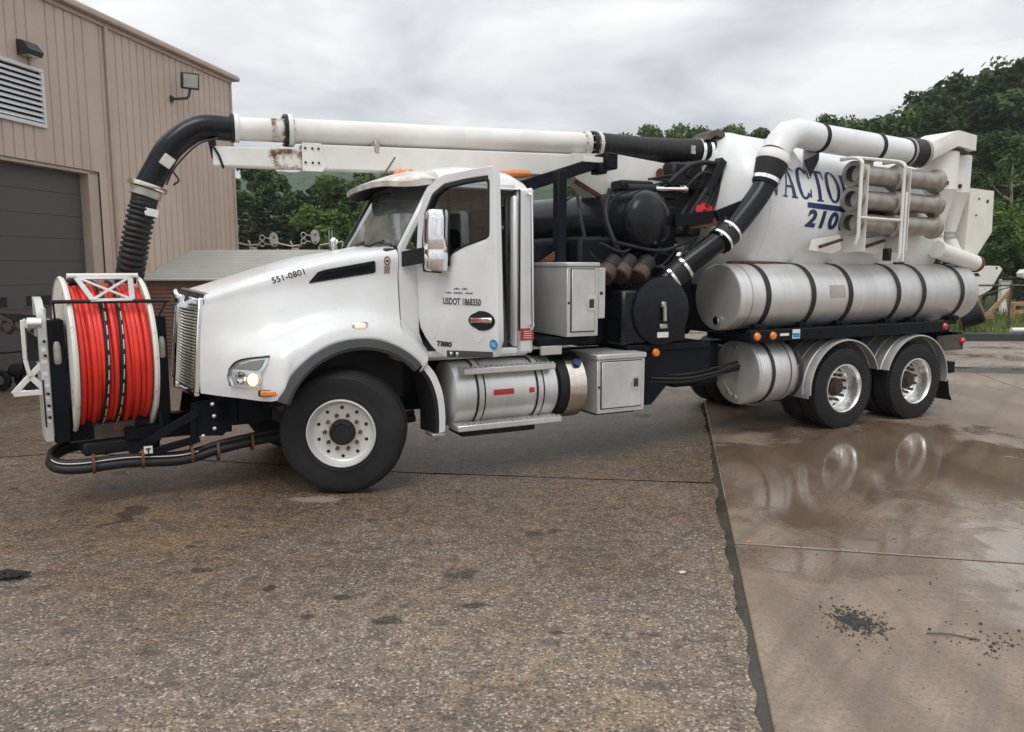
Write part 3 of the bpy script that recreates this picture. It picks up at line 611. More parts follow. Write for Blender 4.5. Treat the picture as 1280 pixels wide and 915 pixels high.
# ================================================================== lean-to shed
shed = thing('lean_to_shed', 'low shed with pale ribbed roof and brown corrugated siding against the beige building', 'shed', (-8, 17.05, 0))
m = MB(); rows = []; n = 16; Wd = 6.2
for k in range(n + 1):
    f = k / n; y = -.18 + 1.9 * f; z = 1.755 + .62 * f
    if k: rows += [[(x, y - .05, z - .016) for x in (-.02 + .29 * f, Wd)], [(x, y - .045, z + .03) for x in (-.02 + .29 * f, Wd)], [(x, y - .012, z + .036) for x in (-.02 + .29 * f, Wd)]]
    rows += [[(x, y, z + .0) for x in (-.02 + .29 * f, Wd)], [(x, y + .02, z + .006) for x in (-.02 + .29 * f, Wd)]]
m.grid(rows); m.build('roof', 'shed_roof', shed, ang=15)
m = MB(); rows = []
for k in range(22):
    z = 1.72 * k / 21; rows += [[(x, 0, z) for x in (.02, Wd - .1)], [(x, -.0, z + .045) for x in (.02, Wd - .1)], [(x, -.03, z + .055) for x in (.02, Wd - .1)], [(x, -.03, z + .075) for x in (.02, Wd - .1)]]
m.grid(rows); m.build('siding', 'shed_siding', shed, ang=15)
m = MB(); m.box((Wd / 2, -.16, 1.735), (Wd, .06, .035), b=.006); m.build('eave_flashing', 'shed_roof', shed)
m = MB(); m.box((Wd / 2 + .2, 1.75, 1.1), (Wd - .6, .05, 2.2), b=.006); m.box((Wd - .12, .85, .9), (.04, 1.6, 1.7), b=.006); m.build('rear_wall', 'shed_siding', shed)
# pulley blocks on a rail behind the shed roof
def pulley(x, y, z, label):
    o = thing('pulley_block', label, 'pulley', (x, y, 0), rad(28), 'pulley blocks behind the shed')
    m = MB()
    for dy in (-.06, .06): m.prism([(.15 * math.cos(t) * .82, dy, z + .03 + .23 * math.sin(t) * (1 if math.sin(t) > 0 else .8)) for t in [2 * math.pi * k / 18 for k in range(18)]], (0, .014, 0))
    m.split('cheek_plate', 'galvanised', o)
    m = MB(); m.lathe([(.05, -.04), (.13, -.04), (.10, 0), (.13, .04), (.05, .04)], (0, 0, z), (0, 1, 0), 20); m.build('sheave', 'black_plastic', o)
    m = MB(); m.cyl((0, -.09, z + .12), (0, .09, z + .12), .03, n=10); m.cyl((0, -.09, z - .1), (0, .09, z - .1), .03, n=10); m.build('pin', 'rusty_steel', o)
    m = MB()
    for zz in (z + .05, z - .12):
        m.lathe([(.07, -.012), (.085, 0), (.07, .012), (.055, 0), (.07, -.012)], (-.32, 0, zz + .05), (.1, 1, 0), 18); m.tube([(-.24, 0, zz + .05), (-.1, 0, zz + .03)], .02, 6)
    m.build('shackle', 'galvanised', o)
    m = MB(); m.tube([(.1, 0, z - .2), (.14, 0, z - .6), (.14, 0, 0)], .028, 8); m.build('post', 'galvanised', o)
pulley(-6.82, 22.6, 2.72, 'round-cheeked steel pulley block nearer the beige building'); pulley(-5.64, 22.6, 2.80, 'round-cheeked steel pulley block nearer the cab')
def clevis(x, y, z, label):
    o = thing('rail_bracket', label, 'bracket', (x, y, 0), 0, 'brackets behind the shed')
    m = MB(); m.cyl((0, 0, 0), (0, 0, z - .1), .06, n=10); m.lathe([(.05, 0), (.11, .02), (.11, .1), (.05, .12)], (0, 0, z - .14), (0, 0, 1), 14); m.build('stand', 'galvanised', o)
    m = MB(); m.tube([(-.55, 0, z + .12), (-.1, 0, z + .02), (.12, 0, z + .05)], .025, 8); m.tube([(-.06, 0, z), (-.13, 0, z + .17)], .03, 8); m.tube([(.1, 0, z), (.2, 0, z + .1)], .025, 8); m.build('lever', 'galvanised', o)
clevis(-7.35, 22.4, 2.58, 'steel lever bracket beside the building corner'); clevis(-6.16, 22.4, 2.56, 'steel lever bracket between the two pulley blocks')
m = MB(); m.tube([(-.46, 0, 2.62), (.2, 0, 2.72)], .022, 8); m.tube([(-.1, 0, 2.62), (-.1, 0, 3.05)], .02, 8); m.tube([(-.18, 0, 2.62), (-.18, 0, 3.05)], .02, 8); m.tube([(.2, 0, 2.72), (.2, 0, 0)], .03, 8)
o = m.build('cable_guide', 'galvanised', None, loc=(-5.05, 22.6, 0)); o['label'] = 'thin double-pronged steel guide beside the pulley nearer the cab'; o['category'] = 'bracket'
m = MB(); m.prism([(-.13, 0, 2.85), (-.02, 0, 2.8), (.05, 0, 3.15), (-.02, 0, 3.2)], (0, .04, 0)); m.tube([(-.05, .02, 2.8), (-.05, .02, 0)], .02, 8)
o = m.build('bent_plate', 'galvanised', None, loc=(-7.78, 22.4, 0)); o['label'] = 'leaning grey steel plate on a rod against the building corner'; o['category'] = 'plate'
# small roof seen far behind by the windshield
hut = thing('hut', 'small dark-roofed hut among the trees left of the windshield', 'hut', (-7.6, 36, 0))
m = MB(); rbox_(m, 0, 2.5, 0, 3, 0, 3.0); m.build('wall', 'shed_siding', hut)
m = MB(); m.prism([(-.3, -.3, 2.85), (1.2, -.3, 3.55), (2.8, -.3, 2.85), (2.8, -.3, 2.97), (1.2, -.3, 3.68), (-.3, -.3, 2.97)], (0, 3.6, 0)); m.build('roof', 'dark_void' if 0 else 'tar_kerb', hut)

# ================================================================== machinery and clutter by the roll-up door
rackx = thing('tool_trolley', 'dark steel trolley with coiled hoses standing before the roll-up door', 'trolley', (-8.02, 12.7, 0), rad(20))
m = MB()
for x in (-.45, 0, .32): m.tube(catmull([(x, 0, .2), (x, 0, .9), (x + .02, -.02, 1.0), (x + .1, -.06, 1.05)], 5), .014, 8)
m.tube([(-.5, 0, .32), (.36, 0, .32)], .018, 8); m.tube([(-.5, 0, .62), (.3, 0, .66)], .014, 8); m.tube([(-.45, .4, .22), (.32, .4, .22)], .02, 8); m.tube([(-.45, 0, .22), (-.45, .4, .22)], .02, 8); m.tube([(.32, 0, .22), (.32, .4, .22)], .02, 8)
m.build('frame', 'navy_black', rackx)
m = MB()
for k in range(4): m.lathe([(.10, -.025), (.13, 0), (.10, .025), (.07, 0), (.10, -.025)], (-.35 + .17 * k, -.02, 1.08 - .02 * (k % 2)), (.4, 1, .2 * k), 16)
m.build('coiled_hose', 'brown_filter', rackx)
m = MB()
for k in range(3): m.lathe([(.09, -.04), (.17, -.04), (.18, 0), (.17, .04), (.09, .04)], (-.35 + .35 * k, .05, .18), (.5, 1, 0), 20)
m.box((.0, .2, .32), (.5, .3, .2), b=.05); m.build('wheels_and_motor', 'black_plastic', rackx)
m = MB(); m.lathe([(0, -.03), (.06, -.02), (.06, .02), (0, .03)], (.55, 0, .82), (0, 1, 0), 14); m.build('red_knob', 'red_lens', rackx)

# ================================================================== fence and machinery at the right
fence = thing('chain_link_fence', 'dark pipe and chain-link fence along the grass verge', 'fence', (13.2, 23.2, 0))
m = MB(); m.tube([(-2, 0, 1.46), (14, -.5, 1.46)], .028, 8); m.build('top_rail', 'fence_steel', fence)
for x in (-1.0, 1.55, 4.1, 6.7, 9.2): m = MB(); m.tube([(x, -.03 * x, -.1), (x, -.03 * x, 1.5)], .032, 8); m.lathe([(0, .05), (.03, .03), (.036, 0)], (x, -.03 * x, 1.5), (0, 0, 1), 10); m.build('post', 'fence_steel', fence)
m = MB(); m.tube([(1.55, -.05, 1.42), (.2, 0, 1.02), (-.6, 0, .75)], .018, 6); m.tube([(1.55, -.05, .1), (2.6, -.08, .45)], .02, 6); m.build('brace', 'fence_steel', fence)
m = MB()
for k in range(0, 64):
    x = -1.0 + .17 * k
    for s in (-1, 1):
        m.tube([(x, -.03 * x + .01 * s, .05), (x + s * 1.4, -.03 * x + .01 * s, 1.45)], .0028, 3, cap=False)
m.build('mesh', 'fence_steel', fence, kind='stuff')
def frame_arm(x, y, z, s, label):
    o = thing('outrigger_frame', label, 'machine', (x, y, 0), 0, 'white machine frames behind the fence')
    m = MB(); m.prism([(-1.1 * s, 0, z - .28), (-1.1 * s, 0, z - .06), (.30 * s, 0, z + .05), (.52 * s, 0, z + .04), (.62 * s, 0, z - .06), (.28 * s, 0, z - .75), (-.25 * s, 0, z - 1.05), (-1.0 * s, 0, z - 1.05), (-.35 * s, 0, z - .62), (-.2 * s, 0, z - .4)], (0, .3, 0)); fr_ = m.build('frame', 'white_boom', o)
    m = MB(); m.prism([(-1.0 * s, -.01, z - .25), (-.2 * s, -.01, z - .19), (-.12 * s, -.01, z - .3), (-.8 * s, -.01, z - .32)], (0, .01, 0)); m.cyl((.42 * s, -.02, z - .02), (.42 * s, 0, z - .02), .035, n=10); m.build('slot', 'dark_void', fr_)
    m = MB(); m.box((.85 * s, .15, z - .78), (.34, .2, .75), b=.02); m.box((.85 * s, .15, .45), (.22, .18, .9), b=.02); m.box((-.7 * s, .15, .4), (.3, .3, .8), b=.02); m.split('leg', 'white_boom', o)
    return o
frame_arm(16.1, 26.8, 1.98, 1, 'white steel outrigger frame seen just past the end of the truck')
o = thing('knuckle_arm', 'white knuckle arm of a machine parked behind the fence', 'machine', (18.1, 26.6, 0), 0, 'white machine frames behind the fence')
m = MB(); m.prism([(-.75, 0, 1.62), (-.8, 0, 1.78), (-.7, 0, 1.9), (-.5, 0, 1.92), (-.1, 0, 1.78), (1.2, 0, 1.9), (3.0, 0, 1.9), (3.0, 0, 1.55), (.9, 0, 1.5), (-.1, 0, 1.5)], (0, .35, 0)); m.build('arm', 'white_boom', o)
m = MB(); m.prism([(-.35, -.01, 1.55), (.45, -.01, 1.55), (.3, -.01, .9), (-.1, -.01, .9)], (0, .35, 0)); m.build('bracket', 'white_boom', o)
m = MB(); m.cyl((-.3, -.03, 1.72), (-.3, 0, 1.72), .07, n=14); m.box((-.9, .2, 1.6), (.9, .1, .1), b=.02); m.box((.2, .2, .45), (.5, .4, .9), b=.03); m.build('pin', 'black_plastic', o)
# timber stand
o = thing('timber_trestle', 'weathered timber trestle on the grass behind the fence', 'trestle', (14.35, 23.9, .1), rad(6))
for a, b in (((-.95, 0, .5), (-.12, .1, 1.2)), ((-.2, .15, 1.2), (.25, .15, .35)), ((.15, 0, .35), (1.0, .1, 1.18)), ((1.0, .2, 1.15), (1.15, .2, .3)), ((-.7, .05, .32), (.5, .1, .38)), ((1.2, .3, .75), (2.6, .3, .78)), ((1.2, .3, .50), (2.6, .3, .52)), ((-.75, .3, -.05), (-.3, .3, .55)), ((.5, .3, -.05), (.5, .3, .5)), ((1.3, .3, -.05), (1.3, .3, .8))):
    m = MB(); m.bar(a, b, .06, .13, .006); m.build('plank', 'lumber', o)
m = MB(); m.prism([(-.55, .2, .38), (-.05, .2, .38), (.05, .2, .62), (-.25, .2, .75), (-.5, .2, .55)], (0, .25, 0)); o2 = m.build('timber_block', 'lumber', None, loc=(14.35, 23.9, .1)); o2['label'] = 'orange-brown timber block lying in the trestle'; o2['category'] = 'timber'
# dark mesh drum leaning by the fence
o = thing('mesh_drum', 'black wire-mesh drum leaning on the fence beside the truck tail', 'drum', (13.25, 22.6, 0), rad(15))
m = MB(); ax = V(.6, -.55, .35).normalized(); m.lathe([(.0, 0), (.33, 0), (.34, .03), (.34, .55), (.28, .6)], (-.25, .1, .52), ax, 28); m.build('drum_body', 'black_plastic', o)
m = MB(); m.lathe([(.34, 0), (.39, 0), (.39, .05), (.34, .05)], (-.28, .12, .5), ax, 28); m.build('drum_rim', 'rusty_steel', o)
m = MB()
for k in range(-4, 5): m.tube([(-.25 + ax.x * .62 - .3, .1 + ax.y * .62, .73 + k * .07), (-.25 + ax.x * .62 + .3, .1 + ax.y * .62 + .1, .73 + k * .07)], .008, 4)
m.build('drum_bars', 'fence_steel', o)
m = MB(); m.cyl((0, 0, .13), (.75, .03, .13), .07, n=16); o = m.build('white_tube', 'white_boom', None, loc=(13.95, 21.75, .12)); o['label'] = 'short white tube lying on the grass below the trestle'; o['category'] = 'tube'
# grass blades
rs = np.random.RandomState(9); n = 9000; gx = rs.uniform(10, 30, n); gy = rs.uniform(21.6, 27, n); hh = rs.uniform(.08, .34, n); an = rs.uniform(0, 3.14, n); wv = rs.uniform(.008, .02, n); z0 = .05 + .09 * np.clip((gy - 21.6) / 1.1, 0, 3)
dx_ = np.cos(an) * wv; dy_ = np.sin(an) * wv; lx = rs.normal(0, .06, n); ly = rs.normal(0, .06, n)
Vg = np.stack([np.stack([gx - dx_, gy - dy_, z0], 1), np.stack([gx + dx_, gy + dy_, z0], 1), np.stack([gx + lx + dx_ * .2, gy + ly, z0 + hh], 1), np.stack([gx + lx - dx_ * .2, gy + ly, z0 + hh], 1)], 1).reshape(-1, 3)
o = link('grass', quads_mesh('grass', Vg, 'leaf_bright')); o['kind'] = 'stuff'; o['label'] = 'rough grass growing along the fence'; o['category'] = 'grass'
# ================================================================== the vacuum truck (local axes: x to the rear, y away from the camera, z up)
truck = thing('vacuum_truck', 'white vacuum sewer-cleaning truck with red hose reel on its nose and long suction boom overhead', 'truck', (-2.0257, 7.8722, 0), rad(27.056))
T = truck
def mirror_y(mb):
    k = len(mb.v); n = len(mb.f)
    mb.v += [(x, -y, z) for x, y, z in mb.v[:k]]; mb.f += [tuple(i + k for i in reversed(f)) for f in mb.f[:n]]; return mb

# ---- chassis
m = MB()
for y in (-.43, .43): m.box((4.0, y, .88), (9.6, .09, .28), b=.01)
for x in (-.6, 1.2, 3.0, 4.4, 5.4, 7.0, 8.6): m.box((x, 0, .88), (.16, .78, .22), b=.01)
frame = m.build('chassis_frame', 'navy_black', T)
m = MB()
m.cyl((0, -.95, .56), (0, .95, .56), .07)
for x in (6.34, 7.71): m.cyl((x, -.9, .515), (x, .9, .515), .11); m.lathe([(.02, -.3), (.2, -.2), (.26, 0), (.2, .2), (.02, .3)], (x, .1, .515), (0, 1, 0), 24)
m.build('axle', 'muddy_steel', T)
m = MB(); m.cyl((1.5, 0, .72), (6.3, .1, .58), .06); m.box((1.3, 0, .8), (.9, .5, .55), b=.06); m.box((.2, 0, 1.1), (1.5, .72, .75), b=.08)
m.build('drivetrain', 'navy_black', T)
m = MB()   # dark hanging equipment plates under the blower
m.prism([(3.22, -.98, 1.18), (4.35, -.98, 1.18), (4.35, -.98, .72), (3.75, -.98, .72), (3.52, -.98, .50), (3.30, -.98, .50)], (0, .06, 0))
m.box((3.75, -.7, 1.14), (1.15, .6, .08), b=.01)
m.box((4.4, -.45, .86), (.7, .5, .5), b=.03)
m.build('side_plate', 'navy_black', T)
m = MB()
for k, (z, y) in enumerate(((.80, -.99), (.76, -.97), (.84, -.95))): m.tube(catmull([(3.5, y, z), (4.0, y - .02, z - .03), (4.5, y, z + .02), (4.9, y + .1, z + .05)], 6), .018, 8)
m.build('air_line', 'hose_rubber', T)
m = MB(); m.lathe([(0, -.028), (.035, -.026), (.045, -.012), (.048, 0)], (3.52, -1.045, 1.09), (0, 1, 0), 20)
m.build('marker_light', 'amber_lens', T)

# ---- hood and fenders
ST = [  # stations front to back; rows bottom edge -> centreline (near half)
 [(-1.13,-.60,.92),(-1.13,-.602,1.05),(-1.12,-.602,1.25),(-1.10,-.60,1.5),(-1.075,-.595,1.68),(-1.045,-.575,1.775),(-1.10,-.3,1.815),(-1.13,0,1.83)],
 [(-.87,-.90,.905),(-.87,-.915,1.03),(-.86,-.885,1.27),(-.86,-.755,1.47),(-.85,-.69,1.72),(-.83,-.655,1.858),(-.83,-.33,1.905),(-.83,0,1.915)],
 [(-.564,-1.19,.905),(-.564,-1.205,1.02),(-.56,-1.16,1.27),(-.57,-.94,1.455),(-.57,-.80,1.76),(-.57,-.752,1.948),(-.57,-.37,1.985),(-.57,0,1.995)],
 [(-.436,-1.195,1.122),(-.42,-1.205,1.2),(-.38,-1.165,1.37),(-.36,-.96,1.53),(-.35,-.86,1.83),(-.34,-.828,2.018),(-.34,-.41,2.055),(-.34,0,2.065)],
 [(-.11,-1.2,1.35),(-.11,-1.21,1.39),(-.10,-1.165,1.505),(-.09,-.99,1.61),(-.08,-.915,1.88),(-.07,-.895,2.095),(-.07,-.45,2.125),(-.07,0,2.135)],
 [(.283,-1.2,1.383),(.283,-1.21,1.42),(.28,-1.165,1.53),(.28,-1.02,1.62),(.28,-.965,1.92),(.28,-.952,2.15),(.27,-.48,2.185),(.26,0,2.195)],
 [(.53,-1.2,1.29),(.535,-1.205,1.33),(.555,-1.17,1.44),(.575,-1.055,1.55),(.577,-1.0,1.9),(.575,-.985,2.185),(.52,-.5,2.225),(.47,0,2.24)]]
cols = [catmull(s, 5) for s in ST]
rows = list(zip(*cols)); rows = [catmull(r, 5) for r in rows]
m = MB(); m.grid(rows); mirror_y(m)
hood = m.build('hood', 'white_paint', T, ang=42)
bmh = bmesh.new(); bmh.from_mesh(hood.data); HOODBVH = BVHTree.FromBMesh(bmh)
def on_hood(x, z, off=.004):
    h = HOODBVH.ray_cast(Vector((x, -3, z)), Vector((0, 1, 0)))
    return (h[0] + h[1].normalized() * (off if h[1].y < 0 else -off)) if h[0] else Vector((x, -1, z))
bmh.free()
# fender tail behind the arch
FT = [[(.53,-1.2,1.29),(.535,-1.205,1.33),(.555,-1.17,1.44),(.577,-1.055,1.55)],
      [(.66,-1.2,1.195),(.675,-1.205,1.235),(.70,-1.17,1.32),(.715,-1.06,1.41)],
      [(.75,-1.2,1.10),(.775,-1.205,1.14),(.805,-1.17,1.20),(.83,-1.07,1.26)]]
cols = [catmull(s, 4) for s in FT]; rows = [catmull(r, 4) for r in zip(*cols)]
m = MB(); m.grid(rows); mirror_y(m); m.split('fender', 'white_paint', hood, ang=42)
# inner wheel well
m = MB()
A = arc((.15, .63), .75, 160, 38, 22)
m.grid([[(x, -1.185, z) for x, _, z in A], [(x, -.62, z) for x, _, z in A]])
m.grid([[(x, -.62, z) for x, _, z in A], [(x, -.62, .75) for x, _, z in A]])
mirror_y(m); m.split('wheel_well', 'black_plastic', hood)
# dark arch trim
m = MB(); cs = []
for (x, _, z) in arc((.15, .63), 1, 160, 42, 26):
    dx_, dz_ = x - .15, z - .63
    cs.append([(.15 + dx_ * r, y, .63 + dz_ * r) for r, y in ((.672, -1.13), (.672, -1.225), (.70, -1.238), (.762, -1.222), (.775, -1.19))])
m.grid(cs); mirror_y(m); m.split('fender_trim', 'grey_plastic', hood)
# rear skirt of the fender: white blade with black flap in front
def skirt(sy):
    m = MB(); rr = []
    outer = catmull([(.765, 1.16), (.86, 1.04), (.93, .86), (.955, .66), (.95, .49)], 5); inner = catmull([(.70, 1.07), (.78, .93), (.825, .76), (.835, .6), (.835, .47)], 5)
    for (a, b), (c, d) in zip(outer, inner): rr.append([(a + .02, -1.10 * sy, b), (a, -1.2 * sy, b), ((a * .45 + c * .55), -1.212 * sy, b * .45 + d * .55)])
    return m.grid(rr), outer, inner
m, ou, inn = skirt(1); m.build('fender_skirt', 'white_paint', T)
m = MB(); m.grid([[(a * .45 + c * .55, -1.207, b * .45 + d * .55), (c + .02, -1.2, d), (c, -1.12, d), (c - .02, -.9, d)] for (a, b), (c, d) in zip(ou, inn)])
m.build('mud_flap', 'rubber', T)
m = MB(); m.box((.875, -1.13, .462), (.13, .2, .03), b=.006); m.bar((.70, -1.215, 1.075), (.775, -1.215, 1.155), .03, .02); m.split('skirt_edge', 'galvanised', T)
# hood air vent, number, badge
def proj_poly(pts, off, name, mat, parent, thick=None):
    m = MB(); n = len(pts); c = np.mean(np.array(pts), 0); ring = []
    for p in pts: ring.append(on_hood(p[0], p[1], off))
    inner = [on_hood(c[0] + (p[0] - c[0]) * .5, c[1] + (p[1] - c[1]) * .5, off) for p in pts]
    base = [on_hood(p[0], p[1], -.02) for p in pts]
    vs = ring + inner + base; fs = [(i, (i + 1) % n, n + (i + 1) % n, n + i) for i in range(n)] + [tuple(range(n, 2 * n))] + [(i, (i + 1) % n, 2 * n + (i + 1) % n, 2 * n + i) for i in range(n)]
    m.add(vs, fs); return m.build(name, mat, parent)
def smooth_poly(pts, n=4): return [tuple(p) for p in catmull(list(pts) + [pts[0]], n)[:-1]]
def seg_poly(pts, n=4):
    out = []
    for i in range(len(pts)):
        a, b = np.array(pts[i]), np.array(pts[(i + 1) % len(pts)])
        out += [tuple(a + (b - a) * k / n) for k in range(n)]
    return out
vent = proj_poly(seg_poly([(-.21, 1.885), (-.205, 1.90), (-.135, 1.985), (-.08, 2.005), (.355, 2.085), (.37, 2.075), (.375, 1.99), (.36, 1.975)]), .006, 'hood_vent', 'black_plastic', hood)
proj_poly(seg_poly([(-.15, 1.91), (-.10, 1.975), (.33, 2.055), (.335, 2.0)]), .012, 'vent_mesh', 'navy_black', vent)
def hood_text(txt, size, x0, z0, ang, name, mat, bold=0, sp=1.0):
    vs, fs = text_mesh(txt, size, bold, 0, sp, 2); m = MB(); ca, sa = math.cos(ang), math.sin(ang)
    m.add([on_hood(x0 + x * ca - y * sa, z0 + x * sa + y * ca, .0035) for x, y, _ in vs], fs); m.build(name, mat, hood, recalc=False)
hood_text('551-0801', .074, -.51, 1.885, rad(17), 'fleet_number', 'ink_black', .001, 1.05)
# crest: oval wreath with tail bars
m = MB(); cx, cz = .478, 2.085
for i in range(14):
    t = 2 * math.pi * i / 14; p = (cx + .03 * math.cos(t), cz + .042 * math.sin(t)); q = (cx + .03 * math.cos(t + .5), cz + .042 * math.sin(t + .5))
    r = .72; P4 = [on_hood(p[0], p[1], .005), on_hood(q[0], q[1], .005), on_hood(cx + (q[0] - cx) * r, cz + (q[1] - cz) * r, .005), on_hood(cx + (p[0] - cx) * r, cz + (p[1] - cz) * r, .005)]
    m.add(P4, [(0, 1, 2, 3)])
for k in (-1, 0, 1):
    a, b = cx + k * .018 - .005, cx + k * .018 + .005
    m.add([on_hood(a, cz - .045, .005), on_hood(b, cz - .045, .005), on_hood(b, cz - .115, .005), on_hood(a, cz - .115, .005)], [(0, 1, 2, 3)])
m.add([on_hood(cx - .012, cz - .012, .006), on_hood(cx + .012, cz - .012, .006), on_hood(cx + .012, cz + .012, .006), on_hood(cx - .012, cz + .012, .006)], [(0, 1, 2, 3)])
m.build('hood_crest', 'ink_crimson', hood, recalc=False)
# headlight: reflector bucket, lens, lamp
HL = [(x + .085, z - .055) for x, z in [(-.985, 1.068), (-1.0, 1.14), (-.985, 1.205), (-.93, 1.262), (-.84, 1.297), (-.70, 1.318), (-.735, 1.24), (-.765, 1.19), (-.765, 1.072)]]
hl = proj_poly(seg_poly(HL, 3), .004, 'headlight', 'chrome', T)
proj_poly(seg_poly([(x + .085, z - .055) for x, z in [(-.97, 1.21), (-.925, 1.25), (-.84, 1.283), (-.735, 1.303), (-.765, 1.235), (-.8, 1.205)]], 3), .010, 'turn_lens', 'pale_lens' if 0 else 'lamp_glass', hl)
for (x, z, r, mt, nm) in ((-.91, 1.135, .055, 'chrome', 'reflector'), (-.825, 1.125, .052, 'headlamp_bulb', 'lamp')):
    p = on_hood(x + .085, z - .055, .004); m = MB(); m.lathe([(.0, -.03 if nm == 'lamp' else -.008), (r * .6, -.02), (r, 0), (r * 1.1, .004)], p, (.55, .8, 0), 20); m.build(nm, mt, hl)
proj_poly(seg_poly(HL, 3), .032, 'lens', 'lamp_lens', hl)
m = MB(); lid = catmull([(-.995, 1.2), (-.94, 1.27), (-.85, 1.305), (-.695, 1.327)], 5)
m.tube([on_hood(x + .085, z - .055, .012) for x, z in lid], .008, 6); m.build('lamp_brow', 'black_plastic', hl)
# side marker lamps
p = on_hood(-.625, .962, 0); m = MB(); m.box(p, (.17, .03, .045), Matrix.Rotation(rad(-22), 3, 'Z'), b=.008); sm = m.build('side_marker', 'amber_lens', T)
m = MB(); m.box(p + V(0, .006, 0), (.2, .028, .055), Matrix.Rotation(rad(-22), 3, 'Z'), b=.008); m.build('bezel', 'black_plastic', sm)
p = on_hood(.16, 1.515, 0); m = MB(); m.box(p, (.10, .05, .05), b=.01); sm = m.build('fender_lamp', 'rice_light', T)
m = MB(); m.box(p + V(0, .01, .0), (.15, .045, .066), b=.012); m.build('bezel', 'chrome', sm)
# grille
gr = MB(); gr.bar((-1.165, -.585, .92), (-1.085, -.575, 1.76), .05, .05, .01); gr.bar((-1.165, .585, .92), (-1.085, .575, 1.76), .05, .05, .01)
gr.prism([(-1.12, -.6, 1.66), (-1.17, 0, 1.66), (-1.12, .6, 1.66), (-1.05, .58, 1.79), (-1.15, 0, 1.83), (-1.05, -.58, 1.79)], (.03, 0, .01))
gr.bar((-1.16, -.6, .915), (-1.19, 0, .905), .05, .05, .01); gr.bar((-1.16, .6, .915), (-1.19, 0, .905), .05, .05, .01)
gr.bar((-1.225, 0, .9), (-1.15, 0, 1.78), .07, .05, .012)
grille = gr.build('grille', 'chrome', T); grille.matrix_local = Matrix.Translation(V(-1.13, -.58, 0)) @ Matrix.Rotation(rad(5.5), 4, 'Z') @ Matrix.Translation(V(1.13, .58, 0))
bk = MB(); bk.prism([(-1.10, -.56, .92), (-1.12, 0, .92), (-1.10, .58, .92), (-.92, .58, .92), (-1.04, -.5, .92)], (.06, 0, .8)); bk.build('grille_back', 'dark_void', grille)
sl = MB(); sl.box((0, 0, 0), (.05, .50, .017), b=.004); slm = sl.mesh('slat', 'grille_slat')
for k in range(26):
    for s in (-1, 1):
        f = k / 25; o = link('slat', slm, grille); o.location = (-1.168 + .062 * f, s * .285, .955 + .69 * f)
        o.rotation_euler = (0, rad(25), s * rad(-3.0))
oval = MB(); oval.lathe([(0, -.02), (.06, -.015), (.07, 0), (.065, .02)], (-1.2, -.02, 1.76), (1, 0, .15), 20); oval.build('nose_badge', 'chrome', grille)

# ---- cab
m = MB()
def cab_sec(z0, z1): pass
# rear wall, floor, lower cowl, roof as lofted shell pieces
def rbox(m, x0, x1, y0, y1, z0, z1, b=.02): m.box(((x0 + x1) / 2, (y0 + y1) / 2, (z0 + z1) / 2), (x1 - x0, y1 - y0, z1 - z0), b=b)
rbox(m, 1.93, 1.985, -1.05, 1.05, 1.17, 2.80, .02)                       # back wall
rbox(m, 1.80, 1.96, -1.065, -.985, 1.17, 2.79, .025)                     # rear post, near
rbox(m, 1.80, 1.96, .985, 1.065, 1.17, 2.79, .025)
rbox(m, .60, 1.95, -1.0, 1.0, 1.14, 1.22, .02)                           # floor
rbox(m, .74, 1.80, 1.0, 1.06, 1.17, 2.15, .02)                           # far door skin
for s in (-1, 1):
    m.prism([(.585, s * 1.035, 2.19), (.76, s * 1.045, 2.19), (.76, s * 1.055, 1.42), (.80, s * 1.055, 1.30), (.86, s * 1.055, 1.22), (.80, s * 1.055, 1.2), (.585, s * 1.045, 1.54)], (0, -s * .05, 0))   # cowl side
    m.bar((.60, s * 1.01, 2.17), (1.0, s * .93, 2.86), .06, .075, .02)    # A-pillar
cab = m.build('cab', 'white_paint', T)
# roof: lofted dome with rounded edges
secs = []
for (x, zc, hw, drop) in ((1.0, 2.985, .96, .13), (1.3, 3.03, .97, .16), (1.6, 3.035, .975, .18), (1.8, 3.00, .975, .17), (1.92, 2.93, .97, .13), (1.985, 2.80, .96, .02)):
    sec = []
    for k in range(-10, 11):
        t = k / 10; y = hw * math.copysign(1 - (1 - abs(t)) ** 1.6, t) if t else 0
        sec.append((x, y * 1.05, zc - drop * abs(t) ** 3.2 - .03 * t * t))
    secs.append(sec)
m = MB(); m.grid(secs); m.grid([[(x, y, z - .06) for x, y, z in s] for s in secs[:1]] + secs[:1])
for s in (0, -1):    # side skirts of the roof down to the window header
    m.grid([[q[s] for q in secs], [(q[s][0], q[s][1] * 1.035, min(2.775, q[s][2] - .02)) for q in secs]])
m.build('roof', 'white_paint', cab, ang=45)
m = MB(); rbox(m, 1.0, 1.9, -.9, .9, 2.80, 2.84); m.build('headliner', 'interior', cab)
# door aperture lining on near side
m = MB()
m.bar((1.77, -1.03, 1.24), (1.77, -1.03, 2.72), .05, .09, .02); m.bar((1.0, -1.0, 2.80), (1.78, -1.03, 2.80), .05, .07, .02)
m.bar((.80, -1.03, 1.20), (1.80, -1.04, 1.20), .07, .07, .02)
m.build('door_jamb', 'white_paint', cab)
m = MB(); m.bar((1.815, -1.062, 1.4), (1.815, -1.062, 2.78), .02, .022, .006); m.bar((1.70, -1.0, 1.3), (1.70, -1.0, 2.7), .03, .05, .01); m.build('door_seal', 'rubber_seal', cab)
m = MB()
rbox(m, 1.28, 1.78, -.85, -.25, 1.35, 1.62, .06); rbox(m, 1.62, 1.80, -.83, -.27, 1.6, 2.45, .06); rbox(m, 1.28, 1.78, .25, .85, 1.35, 1.62, .06); rbox(m, 1.62, 1.80, .27, .83, 1.6, 2.45, .06)
m.build('seat', 'interior', cab)
